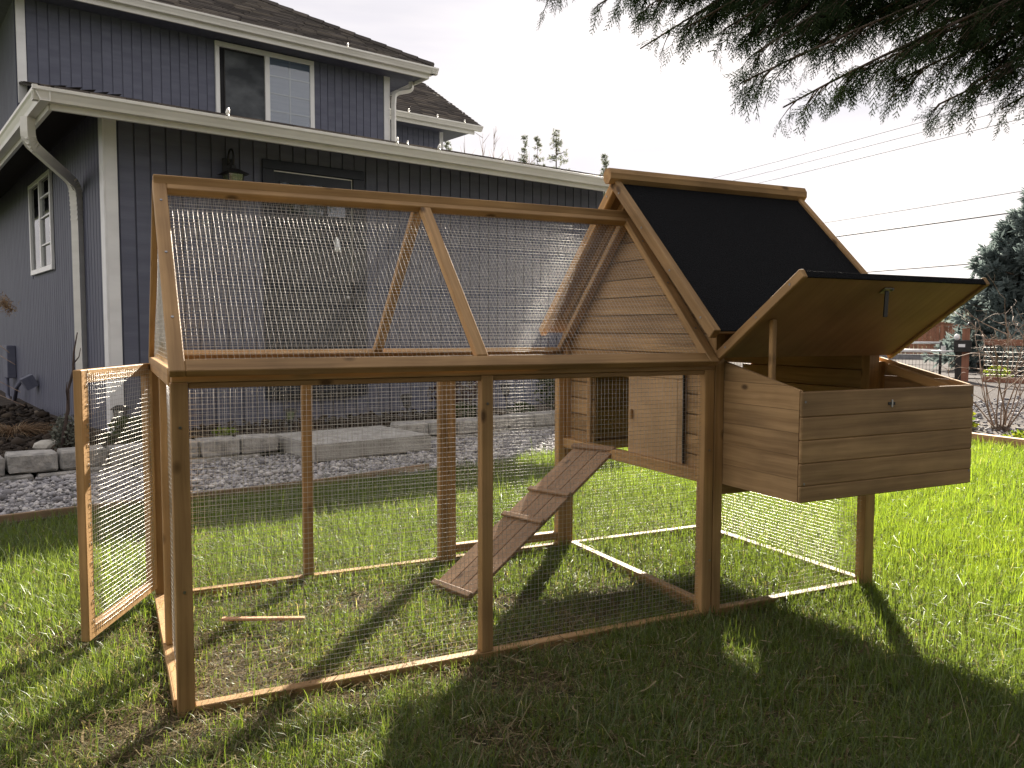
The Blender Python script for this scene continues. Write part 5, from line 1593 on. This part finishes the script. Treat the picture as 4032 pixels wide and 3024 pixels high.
# bushes behind the cedar fence
def thicket(name, label, c, rx, rz, n, mat, seed, size=.22):
    rg = np.random.default_rng(seed)
    t = thing(name, label, 'bush', c)
    V, F4, T = [], [], []
    for i in range(n):
        d = rg.normal(0, 1, 3); d /= np.linalg.norm(d); r_ = rg.uniform(.3, 1) ** .5
        lump = .75 + .5 * float(vnoise(np.array([d[0] * 2.3 + 9]), np.array([d[2] * 2.3 + d[1] * 2 + 9]), seed)[0])
        p = Vector(c) + Vector((d[0] * rx * r_ * lump, d[1] * rx * r_ * lump, rz * .5 + d[2] * rz * .5 * r_ * lump))
        a = Vector(rg.normal(0, 1, 3)); a.z = abs(a.z) + .3; a.normalize(); s = a.cross(Vector(rg.normal(0, 1, 3))).normalized()
        l = size * rg.uniform(.5, 1.6); w = l * .16
        b = len(V); V += [p, p + a * l * .5 + s * w, p + a * l, p + a * l * .5 - s * w]; F4.append((b, b + 1, b + 2, b + 3)); T += [rg.uniform(0, 1)] * 4
    soup('crown', [tuple(v) for v in V], F4, [], T, mat, t)
    ps = [([Vector(c), Vector(c) + Vector((rg.normal(0, rx * .35), rg.normal(0, rx * .35), rz * .8))], [.05, .015]) for i in range(10)]
    obj('stems', tubes(ps, sides=4), M['bark'], t)
thicket('hedge_bush', 'dark green bush behind the cedar fence by the lid', tuple(RP(1.2, 38.0)), 1.5, 2.3, 1500, M['farcon'], 3)
thicket('hedge_bush', 'purplish brown leafless bush behind the cedar fence', tuple(RP(-1.4, 38.2)), 1.7, 2.25, 1900, M['shrub'], 4)
thicket('hedge_bush', 'taller reddish bush rising left of the spruce', tuple(RP(-2.9, 39.4)), 1.3, 3.7, 1500, M['shrub'], 5)
thicket('low_bush', 'dark evergreen bush filling the lower wire fence below the spruce', (19.3, 9.0, 0), 1.5, 1.5, 2600, M['spruce'], 6, .16)
leafy('drive_plant', 'yellow green plant at the foot of the gate post', 'plant', (16.25, 8.45, 0), .26, .30, 150, .08, M['leaf'], 21)

# ================================================================== GRAVEL STONES
def stones(r0, r1, s0, s1, dens, size, seed, name, zbase, posfn, tmul=1.0):
    rg = np.random.default_rng(seed)
    n = int((r1 - r0) * (s1 - s0) * dens)
    bm = bmesh.new(); bmesh.ops.create_icosphere(bm, subdivisions=1, radius=1.0)
    TV = np.array([tuple(v.co) for v in bm.verts]); TF = np.array([[v.index for v in f.verts] for f in bm.faces]); bm.free()
    rr = rg.uniform(r0, r1, n); ss = rg.uniform(s0, s1, n)
    p = posfn(rr, ss)
    sz = size * np.exp(rg.normal(0, .38, n))
    dims = sz[:, None] * np.stack([rg.uniform(.9, 1.5, n), rg.uniform(.7, 1.1, n), rg.uniform(.45, .8, n)], 1)
    a = rg.uniform(0, 2 * np.pi, n); tl = rg.normal(0, .35, n)
    defo = 1 + rg.normal(0, .14, (n, len(TV)))
    L0 = TV[None] * defo[:, :, None] * dims[:, None, :]
    x = L0[..., 0] * np.cos(tl)[:, None] + L0[..., 2] * np.sin(tl)[:, None]; z = -L0[..., 0] * np.sin(tl)[:, None] + L0[..., 2] * np.cos(tl)[:, None]
    X = x * np.cos(a)[:, None] - L0[..., 1] * np.sin(a)[:, None]; Y = x * np.sin(a)[:, None] + L0[..., 1] * np.cos(a)[:, None]
    V = np.stack([X + p[:, None, 0], Y + p[:, None, 1], z + zbase + (sz * .35 + rg.uniform(-.004, .010, n))[:, None]], -1)
    F = TF[None] + (np.arange(n) * len(TV))[:, None, None]
    T = np.repeat(np.where(tmul < 1, .10, 0) + rg.beta(1.8, 2.2, n) * tmul, len(TV))
    o = soup(name, V.reshape(-1, 3), [], F.reshape(-1, 3), T, M['gravel'])
    return tag(o, kind='stuff')
def hpos(r_, s_):
    return np.stack([E1.x * r_ + E2.x * s_, E1.y * r_ + E2.y * s_], 1)
stones(-1.8, 4.9, SEDGE + .03, 4.14, 1750, .0108, 4, 'gravel', 0.004, hpos)
stones(7.3, 12.0, -1.0, 5.5, 120, .017, 5, 'drive_stones', 0.006, lambda r_, s_: np.stack([r_ + .35, s_], 1), .28)
M['clod'] = attrmat('soil_clods', [(0, (0.012, 0.009, 0.007)), (0.7, (0.045, 0.034, 0.025)), (0.92, (0.10, 0.078, 0.055)), (1, (0.26, 0.22, 0.17))], rough=0.95)
gm = M['gravel']; M['gravel'] = M['clod']
stones(-1.8, 1.0, 4.33, 6.6, 330, .020, 11, 'soil_clods', 0.088, hpos)
stones(1.0, 5.0, 4.33, 5.9, 200, .018, 12, 'soil_clods', 0.088, hpos)
stones(-1.2, 1.0, 6.5, 10.0, 170, .026, 13, 'soil_clods', 0.03, hpos)
M['gravel'] = gm

# ================================================================== GRASS
def grass():
    rg = np.random.default_rng(77)
    # candidate roots: uniform in distance bands inside a wide fan round the view
    out_x, out_y, out_d = [], [], []
    az0 = math.atan2(fw.y, fw.x)
    tot = 0
    for d0, d1 in ((0.9, 1.6), (1.6, 2.2), (2.2, 3), (3, 4), (4, 5.5), (5.5, 7.5), (7.5, 10)):
        dm = (d0 + d1) / 2
        dens = 50000 * min(1.0, (2.2 / dm) ** 1.6)
        half = R(42)
        area = half * (d1 ** 2 - d0 ** 2)
        n = int(area * dens)
        dd_ = np.sqrt(rg.uniform(d0 ** 2, d1 ** 2, n)); a = az0 + rg.uniform(-half, half, n)
        out_x.append(CAM.x + dd_ * np.cos(a)); out_y.append(CAM.y + dd_ * np.sin(a)); out_d.append(dd_)
    x = np.concatenate(out_x); y = np.concatenate(out_y); d = np.concatenate(out_d)
    # tufting
    k = len(x)
    cx = np.round(x / .035) * .035 + rg.normal(0, .010, k); cy = np.round(y / .035) * .035 + rg.normal(0, .010, k)
    tuftm = rg.uniform(0, 1, k) < .45
    hx = ((np.round(x / .035) * 92821 + np.round(y / .035) * 68917).astype(np.int64) * 2654435761 % 1000) / 1000.0
    x = np.where(tuftm, cx + (hx - .5) * .03, x); y = np.where(tuftm, cy + (((hx * 7.3) % 1) - .5) * .03, y)
    s = -math.sin(TH) * x + math.cos(TH) * y
    r_ = math.cos(TH) * x + math.sin(TH) * y
    edge = SEDGE - .01 + np.where(r_ > 2.6, .10 + .05 * np.sin(r_ * 9), 0)
    keep = (s < edge) & (x < 7.02)
    # patchiness: worn ground in and in front of the run, lush to the right
    worn = np.exp(-(((x - .55) / 1.25) ** 2 + ((y - .1) / 1.0) ** 2))
    worn = np.maximum(worn, .75 * np.exp(-(((x + .35) / .5) ** 2 + ((y - .1) / .5) ** 2)))
    lush = np.clip((x - 2.2) / 1.2, 0, 1)
    pn_ = fbm(x * 4.2 + 3, y * 4.2 + 8, 31, 3)
    dens_k = np.clip(.97 - .72 * worn * np.clip((pn_ - .42) * 5.0, 0, 1) - .38 * np.clip((pn_ - .55) * 5, 0, 1) * (1 - lush), .16, 1)
    under = (y > -.02) & (y < W + .02) & (x > -.02) & (x < XE + .02)
    dens_k = np.where(under, dens_k * .78, dens_k)
    keep &= rg.uniform(0, 1, len(x)) < dens_k
    x, y, d, worn, lush, hx = x[keep], y[keep], d[keep], worn[keep], lush[keep], hx[keep]
    n = len(x)
    lum = fbm(x * 1.1, y * 1.1, 51, 3)
    length = (.040 + .012 * lush + .022 * fbm(x * 2.3, y * 2.3, 61, 2)) * np.exp(rg.normal(0, .32, n)) * (1 - .25 * worn)
    length *= np.where(rg.uniform(0, 1, n) < .05, 1.7, 1.0)
    wid = .0012 * np.exp(rg.normal(0, .25, n)) * np.clip(d / 2.2, 1, 3) ** .62
    a = rg.uniform(0, 2 * np.pi, n) * 1.0 + 2.2 * fbm(x * 3, y * 3, 71, 2)
    lean = np.clip(rg.gamma(2.2, .55, n), .12, 2.6) * (1.1 - .30 * lush)
    dirx, diry = np.cos(a), np.sin(a)
    zz = lawn_z(x, y) - .014
    tint = np.clip(.06 + .34 * lum + rg.normal(0, .12, n) + .32 * lush, 0, .74)
    straw = rg.uniform(0, 1, n) < (.05 + .20 * worn)
    tint = np.where(straw, rg.uniform(.82, 1.0, n), tint)
    lean = np.where(straw, np.maximum(lean * 1.6, 1.1), lean)
    V, F4, F3, T = [], [], [], []
    near = d < 2.5
    base = 0
    for sel, seg in ((near, 3), (~near, 2)):
        m = int(sel.sum())
        if m == 0: continue
        X, Y, Z, dx, dy, l, w, le, tt = x[sel], y[sel], zz[sel], dirx[sel], diry[sel], length[sel], wid[sel], lean[sel], tint[sel]
        tw = rg.uniform(-.6, .6, m)
        nv = 2 * seg + 1
        P_ = np.zeros((m, nv, 3))
        px, pz = np.zeros(m), np.zeros(m)
        ang = le * .35
        for k in range(seg + 1):
            f = k / seg
            cxx, cyy, czz = X + dx * px, Y + dy * px, Z + pz
            ww = w * (1 - f) ** .7 if k < seg else w * 0
            sx, sy = -dy * np.cos(tw) , dx * np.cos(tw)
            if k < seg:
                P_[:, 2 * k] = np.stack([cxx - sx * ww, cyy - sy * ww, czz], 1)
                P_[:, 2 * k + 1] = np.stack([cxx + sx * ww, cyy + sy * ww, czz + ww * np.sin(tw)], 1)
            else:
                P_[:, 2 * seg] = np.stack([cxx, cyy, czz], 1)
            st = l / seg
            px = px + st * np.sin(np.clip(ang, 0, 1.95)); pz = pz + st * np.cos(np.clip(ang, 0, 1.95))
            ang = ang + le * (1.15 / seg)
        idx_ = base + np.arange(m) * nv
        for k in range(seg - 1):
            F4.append(np.stack([idx_ + 2 * k, idx_ + 2 * k + 1, idx_ + 2 * k + 3, idx_ + 2 * k + 2], 1))
        F3.append(np.stack([idx_ + 2 * seg - 2, idx_ + 2 * seg - 1, idx_ + 2 * seg], 1))
        V.append(P_.reshape(-1, 3)); T.append(np.repeat(tt, nv)); base += m * nv
    V = np.concatenate(V); V[:, 2] = np.maximum(V[:, 2], -.02)
    o = soup('grass', V, np.concatenate(F4), np.concatenate(F3), np.concatenate(T), M['grass'])
    tag(o, kind='stuff')
    print('grass blades', n)
    # dead clippings and thatch lying flat between the blades
    m = 52000
    dd_ = 1.0 + rg.gamma(2.0, .85, m); a = az0 + rg.uniform(-half, half, m)
    x = CAM.x + dd_ * np.cos(a); y = CAM.y + dd_ * np.sin(a)
    s = -math.sin(TH) * x + math.cos(TH) * y
    k = (s < SEDGE - .02) & (x < 6.9)
    x, y, dd_ = x[k], y[k], dd_[k]; m = len(x)
    l = .034 * np.exp(rg.normal(0, .5, m)); w = .0011 * np.clip(dd_ / 2.2, 1, 2.2) * np.exp(rg.normal(0, .3, m))
    a = rg.uniform(0, 2 * np.pi, m); dx, dy = np.cos(a), np.sin(a)
    z = lawn_z(x, y) - .008 + rg.gamma(2, .004, m); dz = rg.normal(0, .16, m) * l; bend = rg.normal(0, .25, m) * l
    P_ = np.zeros((m, 6, 3))
    for i, f in enumerate((0, .5, 1)):
        cx_ = x + dx * l * f - dy * bend * (f * (1 - f)); cy_ = y + dy * l * f + dx * bend * (f * (1 - f)); cz_ = z + dz * f
        P_[:, 2 * i] = np.stack([cx_ + dy * w, cy_ - dx * w, cz_], 1); P_[:, 2 * i + 1] = np.stack([cx_ - dy * w, cy_ + dx * w, cz_ + w * .5], 1)
    ix = np.arange(m) * 6
    F = np.concatenate([np.stack([ix, ix + 1, ix + 3, ix + 2], 1), np.stack([ix + 2, ix + 3, ix + 5, ix + 4], 1)])
    o = soup('thatch', P_.reshape(-1, 3), F, [], np.repeat(np.clip(rg.beta(1.6, 1.8, m), 0, 1), 6), M['thatch'])
    tag(o, kind='stuff')
grass()

# ================================================================== haze-free clear air; count for the log
tri = 0
for o in scene.objects:
    if o.type == 'MESH':
        tri += sum(len(p.vertices) - 2 for p in o.data.polygons) if len(o.data.polygons) < 2000 else 0
